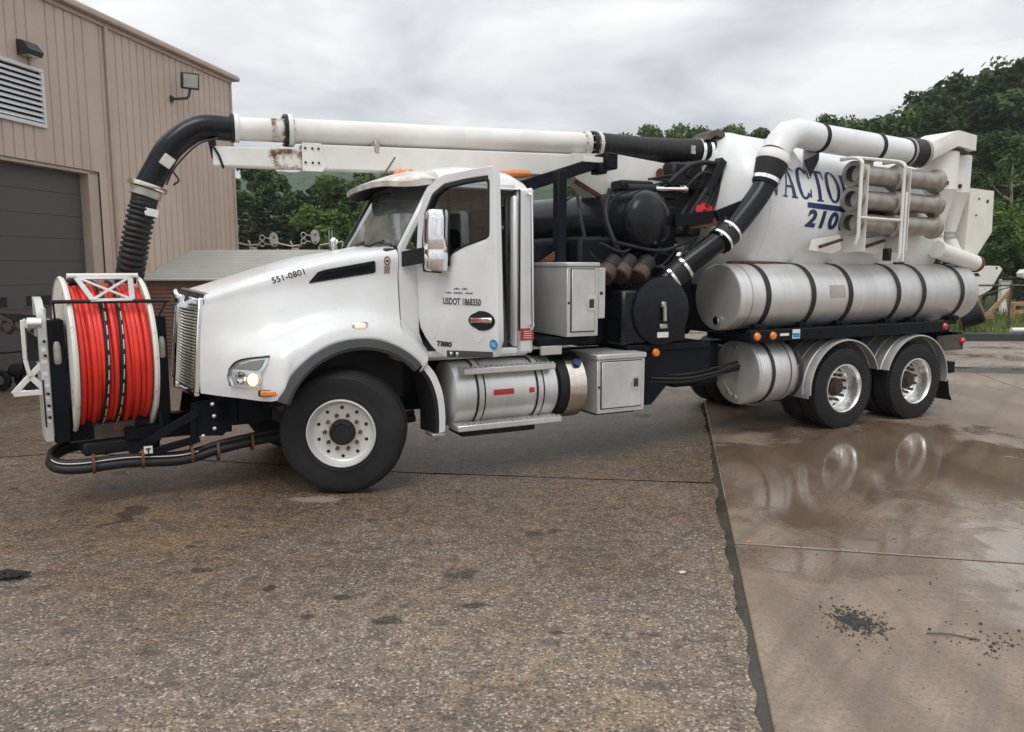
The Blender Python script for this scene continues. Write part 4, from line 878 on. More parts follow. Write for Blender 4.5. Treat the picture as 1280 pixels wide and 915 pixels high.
m = MB(); rbox(m, .62, 1.0, -.98, .98, 1.6, 2.12, .08); rbox(m, .63, 1.9, -.98, .98, 1.215, 1.24); m.build('dashboard', 'interior', cab)
m = MB(); m.lathe([(.215, -.015), (.23, 0), (.215, .015), (.20, 0), (.215, -.015)], (1.16, -.52, 2.08), (-.75, 0, .65), 28); m.bar((1.0, -.52, 1.95), (1.16, -.52, 2.08), .04, .05); m.build('steering_wheel', 'black_plastic', cab)
m = MB(); rbox(m, 1.9, 1.935, -.55, .55, 2.1, 2.65, .02); m.build('rear_window', 'cab_glass', cab)
rbm = MB(); rbm.bar((1.09, 1.06, 2.18), (1.76, 1.06, 2.18), .02, .02); rbm.build('far_sill', 'black_plastic', cab)
# windshield
def wpt(u, v):   # u -1..1 across, v 0..1 up
    y = u * (1.0 - .07 * v); bow = .10 * (1 - u * u)
    return (.60 + .37 * v - bow, y, 2.205 + .635 * v)
m = MB(); m.grid([[wpt(-.97 + 1.94 * i / 16, j / 5) for i in range(17)] for j in range(6)]); ws = m.build('windshield', 'sheen_glass', cab)
m = MB(); m.tube([wpt(-.97 + 1.94 * i / 16, 0) for i in range(17)], .02, 8); m.tube([wpt(-.97 + 1.94 * i / 16, .99) for i in range(17)], .02, 8)
for u in (-.985, .985): m.tube([wpt(u, j / 5) for j in range(6)], .022, 8)
m.build('seal', 'rubber_seal', ws)
m = MB()
for y0, y1 in ((.35, -.35), (-.25, -.8)):
    m.tube([(wpt(y0, 0)[0] - .03, y0, 2.215), (wpt(y1, 0)[0] - .05, y1, 2.27), ], .012, 6); m.tube([(wpt(y1, 0)[0] - .04, y1 - .2, 2.23), (wpt(y1, 0)[0] - .045, y1 + .25, 2.26)], .009, 6)
m.build('wiper', 'black_plastic', ws)
m = MB(); rbox(m, .46, .62, -.98, .98, 2.12, 2.20, .02); m.build('cowl_panel', 'black_plastic', cab)
# visor
rows = []
for j in range(6):
    f = j / 5; rows.append([(1.0 - (.34 * f + .11 * (1 - (k / 10) ** 2) * f) * (1 - .8 * abs(k / 10) ** 7), 1.0 * (1 - (1 - abs(k / 10)) ** 1.6) * (1 if k > 0 else -1) * (1 - .03 * f), 2.98 - .13 * abs(k / 10) ** 3.2 * (1 - .4 * f) - .03 * (k / 10) ** 2 - (.10 * f * f + .025 * f) * (1 - .8 * abs(k / 10) ** 7)) for k in range(-10, 11)])
m = MB(); m.grid(rows); m.grid([[(x + .012, y, z - .022) for x, y, z in r] for r in rows]); m.grid([rows[-1], [(x + .012, y, z - .05) for x, y, z in rows[-1]]])
m.build('sun_visor', 'visor_paint', cab)
m = MB()
m.grid([[(x + .03, y * .985, z - .055) for x, y, z in r] for r in rows])
m.prism([(.78, -.93, 2.83), (1.0, -.93, 2.86), (.95, -.93, 2.78), (.82, -.93, 2.76)], (0, -.012, 0))
m.build('visor_under', 'black_plastic', cab)
m = MB(); m.box((.84, .1, 2.76), (.03, .32, .06), b=.02); m.build('mirror_inside', 'interior', cab)
# roof lamps
for (x, y) in ((.84, -.62), (.78, -.25), (.76, 0), (.78, .25), (.84, .62)):
    q = MB(); q.lathe([(.0, .055), (.025, .052), (.045, .02), (.05, -.02)], (x + .2, y, 2.985 - .10 * abs(y)), (0, 0, 1), 12); q.v = [(x + .2 + (a - x - .2) * 1.35, y + (b - y) * .85, c) for a, b, c in q.v]; q.build('roof_lamp', 'amber_lens', T)
q = MB(); q.tube([(.8, .1, 2.95), (.95, .1, 3.17)], .006, 6); q.build('antenna', 'black_plastic', T)
q = MB(); q.box((2.08, -.15, 3.02), (.22, 1.0, .07), Matrix.Rotation(rad(4), 3, 'X'), b=.03); q.build('light_bar', 'amber_faded', T)
# grab rail and sticker
m = MB(); m.tube(catmull([(1.905, -1.06, 2.74), (1.912, -1.12, 2.72), (1.915, -1.125, 2.6), (1.93, -1.125, 1.55), (1.935, -1.12, 1.47), (1.93, -1.06, 1.45)], 6), .016, 10); m.box((1.935, -1.085, 1.44), (.04, .06, .07), b=.01); m.build('grab_rail', 'chrome', T)
m = MB(); m.box((1.9, -1.068, 1.36), (.15, .004, .12)); st = m.build('warning_sticker', 'sticker_red', T)
m = MB()
for k in range(4): m.box((1.905, -1.0715, 1.325 + .022 * k), (.09, .002, .008))
m.build('sticker_lines', 'sticker_white', st)
# ---- open driver's door
HX, HY, TH = .76, -1.06, rad(68); ddx, ddy = math.cos(TH), -math.sin(TH); dnx, dny = -math.sin(TH), -math.cos(TH)
def D(a, z, off=0): return (HX + ddx * a + dnx * off, HY + ddy * a + dny * off, z)
out = [(0, 1.53), (0, 2.2), (.03, 2.52), (.11, 2.68), (.22, 2.785), (.36, 2.835), (.92, 2.868), (.965, 2.865), (.985, 2.2), (1.01, 1.27), (.48, 1.215), (.33, 1.225), (.22, 1.27), (.12, 1.355), (.04, 1.45)]
win = [(.075, 1.99), (.075, 2.28), (.12, 2.52), (.22, 2.68), (.37, 2.755), (.62, 2.78), (.905, 2.79), (.915, 2.76), (.91, 2.29), (.87, 2.265), (.62, 2.205), (.47, 2.15), (.39, 2.07), (.35, 1.97)]
def dense(p, n):
    L = [0.0]
    for i in range(len(p)): a, b = p[i], p[(i + 1) % len(p)]; L.append(L[-1] + math.hypot(b[0] - a[0], b[1] - a[1]))
    o = []
    for k in range(n):
        d = L[-1] * k / n
        for i in range(len(p)):
            if L[i] <= d <= L[i + 1]:
                f = (d - L[i]) / (L[i + 1] - L[i] + 1e-9); a, b = p[i], p[(i + 1) % len(p)]; o.append((a[0] + (b[0] - a[0]) * f, a[1] + (b[1] - a[1]) * f)); break
    return o
def angsort(p, c, n):  # radial resample of a star-shaped outline
    o = []
    for k in range(n):
        t = 2 * math.pi * k / n; dx, dz = math.cos(t), math.sin(t); best = 0
        for i in range(len(p)):
            (x1, z1), (x2, z2) = p[i], p[(i + 1) % len(p)]; ex, ez = x2 - x1, z2 - z1; den = dx * ez - dz * ex
            if abs(den) < 1e-9: continue
            s = ((x1 - c[0]) * ez - (z1 - c[1]) * ex) / den; u = ((x1 - c[0]) * dz - (z1 - c[1]) * dx) / den
            if s > 0 and -1e-6 <= u <= 1 + 1e-6: best = max(best, s)
        o.append((c[0] + dx * best, c[1] + dz * best))
    return o
# upper frame ring round the window + lower panel, done as one sheet with a hole and returned edges
c0 = (.55, 2.38); N = 72
angs = angsort(win, c0, N); outr = angsort(out, c0, N)
def skin(off, zmix=0):
    rows = []
    for f in (0, .08, .5, .93, 1):
        r = []
        for (wx, wz), (ox, oz) in zip(angs, outr):
            x, z = wx + (ox - wx) * f, wz + (oz - wz) * f
            e = -.012 if f in (1,) else (-.006 if f == 0 else 0); r.append(D(x, z, off + e))
        rows.append(r)
    return rows
m = MB(); R1 = skin(.02); R2 = [[D(ox, oz, -.055) for ox, oz in outr]]; m.grid(R1, closed=True); m.grid([R1[-1], R2[0]], closed=True); m.grid([R2[0], [D(wx, wz, -.055) for wx, wz in angs]], closed=True); m.grid([[D(wx, wz, -.055) for wx, wz in angs], R1[0]], closed=True)
door = m.build('cab_door', 'white_paint', T, label='open driver door')
m = MB(); ins = angsort([((x - .55) * .94 + .55, (z - 2.38) * .92 + 2.38) for x, z in win], c0, N); m.grid([[D(x, z, .018) for x, z in angs], [D(x, z, .022) for x, z in ins], [D(x, z, -.06) for x, z in ins]], closed=True); m.build('window_seal', 'rubber_seal', door)
m = MB(); m.add([D(x, z, -.012) for x, z in ins], [tuple(range(N))]); m.build('window_glass', 'cab_glass', door)
m = MB(); m.prism([D(.04, 1.28 + .12, -.056), D(.05, 2.0, -.056), D(.4, 2.0, -.056), D(.95, 2.2, -.056), D(1.02, 1.35, -.056), D(.4, 1.28, -.056)], (dnx * -.03, dny * -.03, 0)); m.build('door_card', 'interior', door)
# handle
el = [(.82 + .155 * math.cos(t) * (1.0 if math.cos(t) > 0 else 1.0), 1.57 + (.085 if math.cos(t) > -.3 else .075) * math.sin(t)) for t in [2 * math.pi * k / 28 for k in range(28)]]
m = MB(); m.prism([D(x, z, .012) for x, z in el], (dnx * .014, dny * .014, 0)); hn = m.build('door_handle', 'black_plastic', door)
m = MB(); m.bar(D(.70, 1.57, .04), D(.955, 1.58, .04), .022, .045, .009); m.build('pull', 'chrome', hn)
def door_text(txt, size, a, z, name, mat, bold=0, sp=1, sx=1, shear=0):
    vs, fs = text_mesh(txt, size, bold, shear, sp); m = MB(); m.add([D(a + x * sx, z + y, .0235) for x, y, _ in vs], fs); m.build(name, mat, door, recalc=False)
m = MB(); m.prism([D(.335, 1.69, .0195), D(.80, 1.70, .0195), D(.80, 1.865, .0195), (D(.335, 1.855, .0195))], (dnx * .002, dny * .002, 0)); m.build('licence_plate_decal', 'white_paint', door)
door_text('USDOT 1868350', .08, .345, 1.70, 'licence_number', 'ink_black', .0026, 1.03, .80)
m = MB()
for (a_, z_, n_) in ((.49, 1.832, 7), (.385, 1.795, 14)):   # two lines of illegible small print
    for k in range(n_):
        if k not in (3, 9): m.add([D(a_ + .024 * k, z_, .0235), D(a_ + .024 * k + .017, z_, .0235), D(a_ + .024 * k + .017, z_ + .012 + .004 * (k % 2), .0235), D(a_ + .024 * k, z_ + .012 + .004 * (k % 2), .0235)], [(0, 1, 2, 3)])
m.build('small_print', 'ink_navy', door, recalc=False)
door_text('T880', .062, .25, 1.318, 'model_badge', 'ink_black', .003, 1.0, 1.5, .15)
for (a, z, r, mt, nm) in ((.775, 1.435, .055, 'sticker_white', 'round_patch'), (.955, 1.372, .045, 'sticker_blue', 'round_sticker'), (.20, 1.44, .06, 'sticker_white', 'round_patch')):
    m = MB(); m.prism([D(a + r * math.cos(2 * math.pi * k / 24), z + r * math.sin(2 * math.pi * k / 24), .020) for k in range(24)], (dnx * .0025, dny * .0025, 0)); s_ = m.build(nm, mt, door)
door_text('T6', .05, .927, 1.355, 'sticker_mark', 'sticker_white')
m = MB(); m.prism([D(.40, 1.222, .023), D(.945, 1.262, .023), D(.95, 1.325 - .015, .023), D(.40, 1.285, .023)], (dnx * .012, dny * .012, 0)); pl = m.build('kick_plate', 'fence_steel', door)
for a in (.45, .53):
    m = MB(); m.lathe([(0, .02), (.018, .018), (.024, 0)], D(a, 1.258, .035), (dnx, dny, 0), 16); m.build('plate_stud', 'chrome', pl)
# mirror on its arm
m = MB(); m.prism([(.60, -1.06, 2.17), (.60, -1.06, 2.03), (.70, -1.3, 2.06), (.75, -1.42, 2.12), (.75, -1.42, 2.17), (.70, -1.3, 2.2)], (.05, 0, .01)); m.build('mirror_arm', 'black_plastic', T)
m = MB(); secs = []
for (z, s, sh) in ((1.995, .80, .01), (2.01, .93, .0), (2.1, 1, 0), (2.17, 1.0, 0), (2.18, .965, 0), (2.19, 1.0, 0), (2.3, 1, 0), (2.44, 1.0, .005), (2.50, .96, .01), (2.525, .82, .015)):
    sec = []
    for k in range(24):
        t = 2 * math.pi * k / 24; ce, se = math.cos(t), math.sin(t)
        x = .10 * math.copysign(abs(ce) ** .45, ce); y = .085 * math.copysign(abs(se) ** .55, se); sec.append((.782 + sh + x * s, -1.45 + y * s, z))
    secs.append(sec)
m.grid(secs, closed=True); m.add(secs[0], [tuple(range(24))]); m.add(secs[-1], [tuple(range(24))])
mir = m.build('wing_mirror', 'chrome', T, ang=50)
m = MB(); m.box((.885, -1.45, 2.27), (.012, .13, .46), b=.004); m.build('mirror_back', 'black_plastic', mir)
m = MB(); rbox(m, .90, .99, 1.34, 1.46, 2.22, 2.56, .04); m.build('wing_mirror', 'chrome', T)
m = MB(); rbox(m, .47, .55, .98, 1.07, 2.16, 2.36, .03); m.bar((.51, .95, 2.0), (.51, 1.0, 2.18), .02, .02); m.build('hood_mirror', 'chrome', T)

# ---- fuel tank, steps
FZ, FY, FR = .80, -.895, .315
def capsule(x0, x1, r, d=.05): return [(0, x0 - d), (r * .6, x0 - d * .8), (r * .93, x0 - d * .25), (r, x0 + .015), (r, x1 - .015), (r * .93, x1 + d * .25), (r * .6, x1 + d * .8), (0, x1 + d)]
m = MB(); m.lathe(capsule(1.06, 2.19, FR, .03), (0, FY, FZ), (1, 0, 0), 48); ft = m.build('fuel_tank', 'aluminium', T)
for x in (1.33, 1.98):
    m = MB(); m.lathe([(FR + .002, x - .045), (FR + .008, x - .045), (FR + .008, x + .045), (FR + .002, x + .045)], (0, FY, FZ), (1, 0, 0), 48); sp = m.build('tank_strap', 'black_plastic', ft)
    m = MB(); m.lathe([(FR + .009, x - .028), (FR + .014, x - .026), (FR + .014, x + .026), (FR + .009, x + .028)], (0, FY, FZ), (1, 0, 0), 48); m.build('tank_strap', 'aluminium_dull', ft)
def cylpatch(x0, x1, a0, a1, r, name, mat, par, cy=FY, cz=FZ):
    m = MB(); m.grid([[(x, cy - r * math.cos(rad(a)), cz + r * math.sin(rad(a))) for x in (x0, x1)] for a in np.linspace(a0, a1, 6)]); return m.build(name, mat, par, recalc=False)
cylpatch(1.46, 1.68, -1, 9, FR + .003, 'tank_decal', 'sticker_red', ft); cylpatch(1.85, 1.91, -1, 8, FR + .003, 'tank_decal', 'sticker_red', ft)
def tread_step(z, y0, y1, x0, x1, name):
    m = MB(); rbox(m, x0, x1, y0, y1, z - .06, z, .008)
    st = m.build(name, 'aluminium', T)
    m = MB()
    n = int((x1 - x0) / .055)
    for k in range(n): m.box((x0 + .03 + (x1 - x0 - .06) * k / (n - 1), y0 + .02, z + .006), (.034, .028, .016), b=.006)
    m.build('tread_teeth', 'galvanised', st, kind='stuff')
tread_step(1.075, -1.235, -1.0, 1.14, 2.14, 'cab_step'); tread_step(.535, -1.26, -1.02, 1.06, 2.2, 'cab_step')
m = MB(); rbox(m, 1.15, 1.95, -1.15, -.8, .40, .46, .01); m.bar((1.25, -1.1, .5), (1.25, -.9, .42), .05, .03); m.build('step_bracket', 'black_plastic', T)
m = MB(); m.lathe([(FR - .04, 2.22), (FR + .0, 2.225), (FR, 2.31)], (0, FY, FZ), (1, 0, 0), 48); m.build('fluid_tank_gap', 'black_plastic', T)
m = MB(); m.lathe([(0, 2.31), (FR + .028, 2.31), (FR + .03, 2.32), (FR + .03, 2.50), (FR + .028, 2.51), (0, 2.51)], (0, FY, FZ), (1, 0, 0), 48); dt = m.build('fluid_tank', 'steel_polished', T)
m = MB(); m.lathe([(0, .045), (.045, .04), (.05, 0)], (2.43, FY - .245, FZ + .235), (0, -.72, .69), 20); m.build('filler_cap', 'ink_navy', dt)

# ---- tool boxes
def toolbox(x0, x1, y0, y1, z0, z1, name, lid_h, latch):
    m = MB(); rbox(m, x0, x1, y0, y1, z0, z1 - lid_h, .006); rbox(m, x0 - .012, x1 + .012, y0 - .015, y1, z1 - lid_h + .001, z1, .008)
    b = m.build(name, 'aluminium_dull', T)
    m = MB(); rbox(m, x0 + .04, x1 - .045, y0 - .006, y0, z0 + .045, z1 - lid_h - .018, .002); m.build('door_gap', 'dark_void', b)
    m = MB(); rbox(m, x0 + .048, x1 - .053, y0 - .018, y0 - .007, z0 + .055, z1 - lid_h - .027, .005); d = m.build('box_door', 'aluminium_dull', b)
    lx, lz = latch
    m = MB(); m.prism([(lx - .055, y0 - .019, lz), (lx - .03, y0 - .019, lz + .07), (lx + .05, y0 - .019, lz + .07), (lx + .05, y0 - .019, lz - .07), (lx - .03, y0 - .019, lz - .07)], (0, -.008, 0)); lt = m.build('latch', 'chrome', b)
    m = MB(); rbox(m, lx - .02, lx + .035, y0 - .034, y0 - .028, lz - .045, lz + .045, .004); m.build('latch_paddle', 'lamp_housing', b)
    m = MB(); m.cyl((x0 + .022, y0 - .004, (z0 + z1) / 2 - .03), (x0 + .022, y0 + .01, (z0 + z1) / 2 - .03), .013, n=12); m.build('key_hole', 'dark_void', b)
    return b
ub = toolbox(2.28, 2.655, -1.2, -.50, 1.325, 2.075, 'tool_box', .045, (2.55, 1.66)); ub['label'] = 'tall upright tool box behind the cab'
m = MB(); rbox(m, 2.672, 2.76, -1.17, -.6, 1.50, 2.02, .006); up = m.build('side_panel', 'aluminium_dull', ub)
m = MB(); m.cyl((2.71, -1.175, 1.76), (2.71, -1.165, 1.76), .018, n=10); m.build('key_hole', 'dark_void', ub)
lb = toolbox(2.655, 3.26, -1.2, -.62, .502, 1.125, 'tool_box', .055, (3.12, .81)); lb['label'] = 'low square tool box with latch'
m = MB(); rbox(m, 2.0, 2.7, -1.1, -.5, 1.23, 1.31, .01); rbox(m, 2.7, 3.2, -1.1, -.6, .47, .50, .0); m.split('box_bracket', 'navy_black', T)
m = MB(); rbox(m, 2.03, 2.27, -1.13, -1.09, 1.145, 1.235, .006); m.build('bracket_plate', 'aluminium_dull', T)
# ---- wheels
def wheel_meshes():
    Y = (0, -1, 0)   # outward
    R = .562; g = .014
    tp = [(.300, -.17), (.33, -.192), (.40, -.207), (.47, -.207), (.523, -.195), (.546, -.172)]
    for a in (-.105, -.035, .035, .105): tp += [(R, a - .022 - .012), (R, a - .008), (R - g, a - .007), (R - g, a + .007), (R, a + .008)]
    tp += [(.546, .172), (.535, .185), (.53, .186), (.523, .195), (.505, .199), (.50, .203), (.47, .207), (.40, .209), (.345, .2), (.335, .203), (.31, .19)]
    front_t = MB().lathe(tp, (0, 0, 0), Y, 96).mesh('tyre', 'rubber', 30)
    m = MB(); m.lathe([(.297, -.18), (.31, .195), (.306, .21), (.297, .212), (.288, .20), (.278, .155), (.268, .125), (.255, .114), (.235, .112), (.11, .112), (.10, .112)], (0, 0, 0), Y, 64)
    front_r = m.mesh('rim', 'rim_white', 30)
    m = MB()
    for k in range(10):
        t = 2 * math.pi * (k + .5) / 10; c = V(.222 * math.cos(t), 0, .222 * math.sin(t)); m.cyl(c + V(0, -.1, 0), c + V(0, -.1135, 0), .0165, n=14)
    fh = m.mesh('hole_shade_discs', 'dark_void')  # dark discs paint the shade of the hand holes, rim is uncut
    m = MB()
    for k in range(10):
        t = 2 * math.pi * k / 10; c = V(.157 * math.cos(t), 0, .157 * math.sin(t)); m.cyl(c + V(0, -.1, 0), c + V(0, -.152, 0), .0195, .017, n=6)
    fl = m.mesh('lug_nuts', 'rusty_steel')
    m = MB(); m.lathe([(.118, .10), (.116, .15), (.10, .175), (.085, .18), (.08, .172), (0, .172)], (0, 0, 0), Y, 40)
    for k in range(8): t = 2 * math.pi * k / 8; c = V(.095 * math.cos(t), -.177, .095 * math.sin(t)); m.cyl(c, c + V(0, -.012, 0), .009, n=6)
    fc = m.mesh('hub_cap', 'black_plastic')
    R = .515
    tp = [(.295, -.13), (.33, -.145), (.40, -.15), (.46, -.145), (.495, -.13)]
    for a in (-.075, -.025, .025, .075): tp += [(R, a - .022), (R, a - .007), (R - g, a - .006), (R - g, a + .006), (R, a + .007)]
    tp += [(.500, .125), (.495, .132), (.478, .14), (.47, .139), (.44, .148), (.40, .152), (.345, .146), (.335, .148), (.31, .135)]
    rear_t = MB().lathe(tp, (0, 0, 0), Y, 96)
    n = 60
    for k in range(n):   # shoulder lugs
        t = 2 * math.pi * k / n; c = V(.503 * math.cos(t), -.122, .503 * math.sin(t)); Rm = Matrix.Rotation(-t, 3, 'Y'); rear_t.box(c, (.022, .03, .03), Rm, .004)
    rear_t = rear_t.mesh('tyre', 'rubber', 30)
    m = MB(); m.lathe([(.292, -.13), (.31, .137), (.306, .148), (.297, .15), (.288, .14), (.278, .10), (.272, .03), (.262, -.02), (.245, -.038), (.225, -.03), (.19, -.015), (.12, -.015)], (0, 0, 0), Y, 64)
    rear_r = m.mesh('rim', 'wheel_rim', 30)
    m = MB()
    for k in range(5):
        t = 2 * math.pi * (k + .5) / 5; c = V(.218 * math.cos(t), 0, .218 * math.sin(t)); m.cyl(c + V(0, .05, 0), c + V(0, .026, 0), .024, n=14)
    rh = m.mesh('hole_shade_discs', 'dark_void')  # rear hand holes: their shade is painted as dark discs too
    m = MB()
    for k in range(10):
        t = 2 * math.pi * k / 10; c = V(.165 * math.cos(t), 0, .165 * math.sin(t)); m.cyl(c + V(0, .03, 0), c + V(0, -.035, 0), .02, .018, n=6)
    rl = m.mesh('lug_nuts', 'muddy_steel')
    m = MB(); m.lathe([(.118, -.03), (.112, .02), (.10, .03), (.085, .04), (.08, .06), (.07, .07), (0, .072)], (0, 0, 0), Y, 32)
    rc = m.mesh('hub', 'hub_rust')
    return (front_t, front_r, fh, fl, fc), (rear_t, rear_r, rh, rl, rc)
FW, RW = wheel_meshes()
def wheel(x, y, z, rz, parts, names=('tyre', 'rim', 'hole_shade_discs', 'lug_nuts', 'hub_cap')):
    e = bpy.data.objects.new('wheel', None); COL.objects.link(e); e.parent = T; e.location = (x, y, z); e.rotation_euler = (0, rad(7.0 * x), rz)
    for nme, me in zip(names, parts):
        o_ = link(nme, me, e)
        if nme in ('lug_nuts', 'hole_shade_discs'): o_['kind'] = 'stuff'
    return e
wheel(.045, -1.0, .559, rad(-24), FW)
wheel(0, 1.0, .559, rad(180 - 24), FW)
for x in (6.34, 7.71):
    wheel(x, -1.07, .512, 0, RW, ('tyre', 'rim', 'hole_shade_discs', 'lug_nuts', 'hub'))
    wheel(x, -.74, .512, rad(180), RW[:2])
    wheel(x, 1.07, .512, rad(180), RW[:2]); wheel(x, .74, .512, 0, RW[:2])

# ---- long water tank and short tank
LY, LZ, LR = -.83, 1.672, .39
def end_tank(x0, x1, r, cy, cz, name, mat='aluminium'):
    m = MB(); m.lathe([(r, x0 + .02), (r, x1 - .02), (r - .012, x1 - .002), (r - .05, x1 + .03), (r * .5, x1 + .075), (0, x1 + .085)], (0, cy, cz), (1, 0, 0), 72); t = m.build(name, mat, T)
    m = MB(); m.lathe([(0, x0 - .006), (r * .5, x0 - .005), (r - .02, x0), (r - .006, x0 + .001), (r, x0 + .006), (r, x0 + .02)], (0, cy, cz), (1, 0, 0), 72); m.build('end_cap', 'aluminium_dull', t)
    return t
lt = end_tank(4.565, 8.93, LR, LY, LZ, 'water_tank'); lt['label'] = 'long aluminium water tank with six black straps'
for x in (4.99, 5.72, 6.36, 7.25, 7.75, 8.55):
    m = MB(); m.lathe([(LR + .001, x - .036), (LR + .009, x - .036), (LR + .009, x + .036), (LR + .001, x + .036)], (0, LY, LZ), (1, 0, 0), 72); m.build('tank_strap', 'rubber_seal', lt)
    m = MB(); m.box((x - .03, LY - .26, LZ - LR + .02), (.16, .10, .12), b=.01); m.box((x, LY - .23, 1.325), (.13, .2, .06), b=.01); m.build('saddle', 'navy_black', lt)
for x in (4.75,): m = MB(); m.lathe([(LR + .001, x - .012), (LR + .004, x), (LR + .001, x + .012)], (0, LY, LZ), (1, 0, 0), 72); m.build('weld_seam', 'galvanised', lt)
cylpatch(6.0, 6.27, -3, 20, LR + .003, 'rating_plate', 'sticker_grey', lt, LY, LZ)
m = MB(); m.lathe([(.045, -.02), (.05, -.035), (.03, -.05), (0, -.05)], (4.555, LY - .03, LZ - .27), (1, 0, 0), 20); m.build('drain_plug', 'chrome', lt)
SY, SZ = -.83, .765
stk = end_tank(4.90, 5.52, .39, SY, SZ, 'short_tank'); stk['label'] = 'short round aluminium tank under the black rail'
for x in (5.12,): m = MB(); m.lathe([(.391, x - .022), (.402, x - .022), (.402, x + .022), (.391, x + .022)], (0, SY, SZ), (1, 0, 0), 72); m.build('tank_strap', 'rubber_seal', stk)
m = MB(); m.lathe([(.391, 5.40), (.396, 5.405), (.391, 5.42)], (0, SY, SZ), (1, 0, 0), 72); m.build('weld_seam', 'rusty_steel', stk)
m = MB(); m.lathe([(.391, 5.535), (.405, 5.535), (.405, 5.59), (.391, 5.59)], (0, SY, SZ), (1, 0, 0), 72); m.build('tank_strap', 'rubber_seal', stk)
m = MB(); m.box((4.865, SY + .0, SZ + .30), (.02, .08, .03), b=.005); m.cyl((4.86, SY - .05, SZ - .3), (4.82, SY - .05, SZ - .3), .035, n=14); m.cyl((4.86, SY + .08, SZ - .26), (4.83, SY + .08, SZ - .26), .025, n=14)
m.tube(catmull([(4.85, SY + .2, SZ - .12), (4.80, SY + .12, SZ - .1), (4.80, SY + .05, SZ - .18), (4.83, SY - .02, SZ - .28)], 5), .008, 6); m.split('drain_fitting', 'galvanised', stk)
m = MB(); m.lathe([(.392, 4.93), (.40, 4.93), (.40, 4.955), (.392, 4.955)], (0, SY, SZ), (1, 0, 0), 40, a0=0, a1=2 * math.pi); m.build('rim_band', 'aluminium', stk)

# ---- side rail with lamps
m = MB(); m.box((6.54, -1.17, 1.228), (3.60, .10, .145), b=.012); m.box((6.5, -.8, 1.20), (3.5, .7, .09), b=.01)
for x in np.linspace(5.4, 8.0, 12): m.cyl((x, -1.222, 1.235), (x, -1.23, 1.235), .012, n=6)
rail = m.build('side_rail', 'navy_black', T)
for x, mt in ((4.83, 'amber_lens'), (5.08, 'amber_lens'), (8.22, 'red_lens')):
    m = MB(); m.lathe([(0, -.026), (.035, -.022), (.046, -.008), (.05, .01)], (x, -1.225, 1.228), (0, 1, 0), 20); m.build('marker_lamp', mt, T)
m = MB(); m.box((5.45, -1.224, 1.235), (.12, .006, .11)); m.box((5.26, -1.224, 1.235), (.14, .006, .03)); st = m.build('rail_sticker', 'sticker_white', T)
m = MB(); m.box((5.45, -1.229, 1.22), (.10, .003, .05)); m.build('sticker_print', 'sticker_blue', st)
m = MB(); m.box((8.52, -1.10, .985), (.55, .03, .20), b=.006); m.bar((8.785, -1.12, .885), (8.785, -1.12, 1.085), .012, .012, .002); m.bar((8.25, -1.12, .882), (8.785, -1.12, .882), .012, .012, .002); m.build('tail_bracket', 'muddy_steel', T)
m = MB(); m.lathe([(0, -.035), (.03, -.03), (.045, -.01), (.048, .015)], (8.76, -1.13, 1.0), (0, 1, 0), 18); m.build('tail_lamp', 'red_lens', T)
m = MB(); m.box((8.62, -1.0, .63), (.14, .2, .16), b=.01); m.build('tow_block', 'navy_black', T)
m = MB(); m.box((8.75, 0, 1.0), (.12, 2.2, .24), b=.01); m.box((8.6, .8, .95), (.4, .3, .3), b=.02); m.build('rear_beam', 'navy_black', T)

# ---- rear mudguards
def guard(cx, a0, a1):
    m = MB(); pr = []
    ys = [(-1.235, -.014), (-1.235, 0), (-1.21, .004), (-1.13, .004), (-1.12, .013), (-1.10, .013), (-1.09, .004), (-.98, .004), (-.97, .013), (-.95, .013), (-.94, .004), (-.78, .004), (-.77, .013), (-.75, .013), (-.74, .004), (-.6, .004)]
    for k in range(41):
        t = rad(a0 + (a1 - a0) * k / 40); pr.append([(cx + (.62 + h) * math.cos(t), y, .53 + (.60 + h) * math.sin(t)) for y, h in ys])
    m.grid(pr); return m.build('mudguard', 'aluminium_dull', T)
guard(6.34, 186, 18); guard(7.71, 164, -6)
m = MB(); m.box((5.74, -.92, .48), (.012, .55, .12), b=.004)
m.build('mudguard_stay', 'aluminium_dull', T)
m = MB(); m.grid([[(8.345, y, .49) for y in (-1.23, -.65)], [(8.38, y, .3) for y in (-1.235, -.65)], [(8.44, y, .2) for y in (-1.24, -.65)]]); m.grid([[(8.36, y, .49) for y in (-1.23, -.65)], [(8.395, y, .3) for y in (-1.235, -.65)], [(8.455, y, .2) for y in (-1.24, -.65)]]); m.build('mud_flap', 'rubber', T)

# ---- debris body
TILT = rad(3.2); TA = V(math.cos(TILT), 0, -math.sin(TILT)); TO = V(5.18, 0, 2.71); TR = 1.0
prof = [(TR * math.sin(rad(a)), -.46 * math.cos(rad(a))) for a in np.linspace(0, 88, 16)] + [(TR, 0)]
m = MB(); m.lathe(prof + [(TR, 3.22), (TR - .06, 3.28), (0, 3.32)], TO, TA, 96)
body = m.build('debris_body', 'white_paint', T, ang=30)
m = MB(); m.lathe([(TR + .001, -.012), (TR + .006, 0), (TR + .001, .02)], TO, TA, 96); m.build('weld_seam', 'white_boom', body)
UPV = V(0, 0, 1) - TA * TA.z; UPV.normalize()
def tank_pt(s, ang, off=0):   # s along axis, ang degrees above horizontal on the camera side
    r = TR + off; return TO + TA * s + V(0, -1, 0) * (r * math.cos(rad(ang))) + UPV * (r * math.sin(rad(ang)))
def tank_decal(vs, fs, s0, a0, name, mat, off=.004):
    m = MB(); m.add([tank_pt(s0 + x, a0 + math.degrees(y / TR), off + z) for x, y, z in vs], fs); return m.build(name, mat, body, recalc=False)
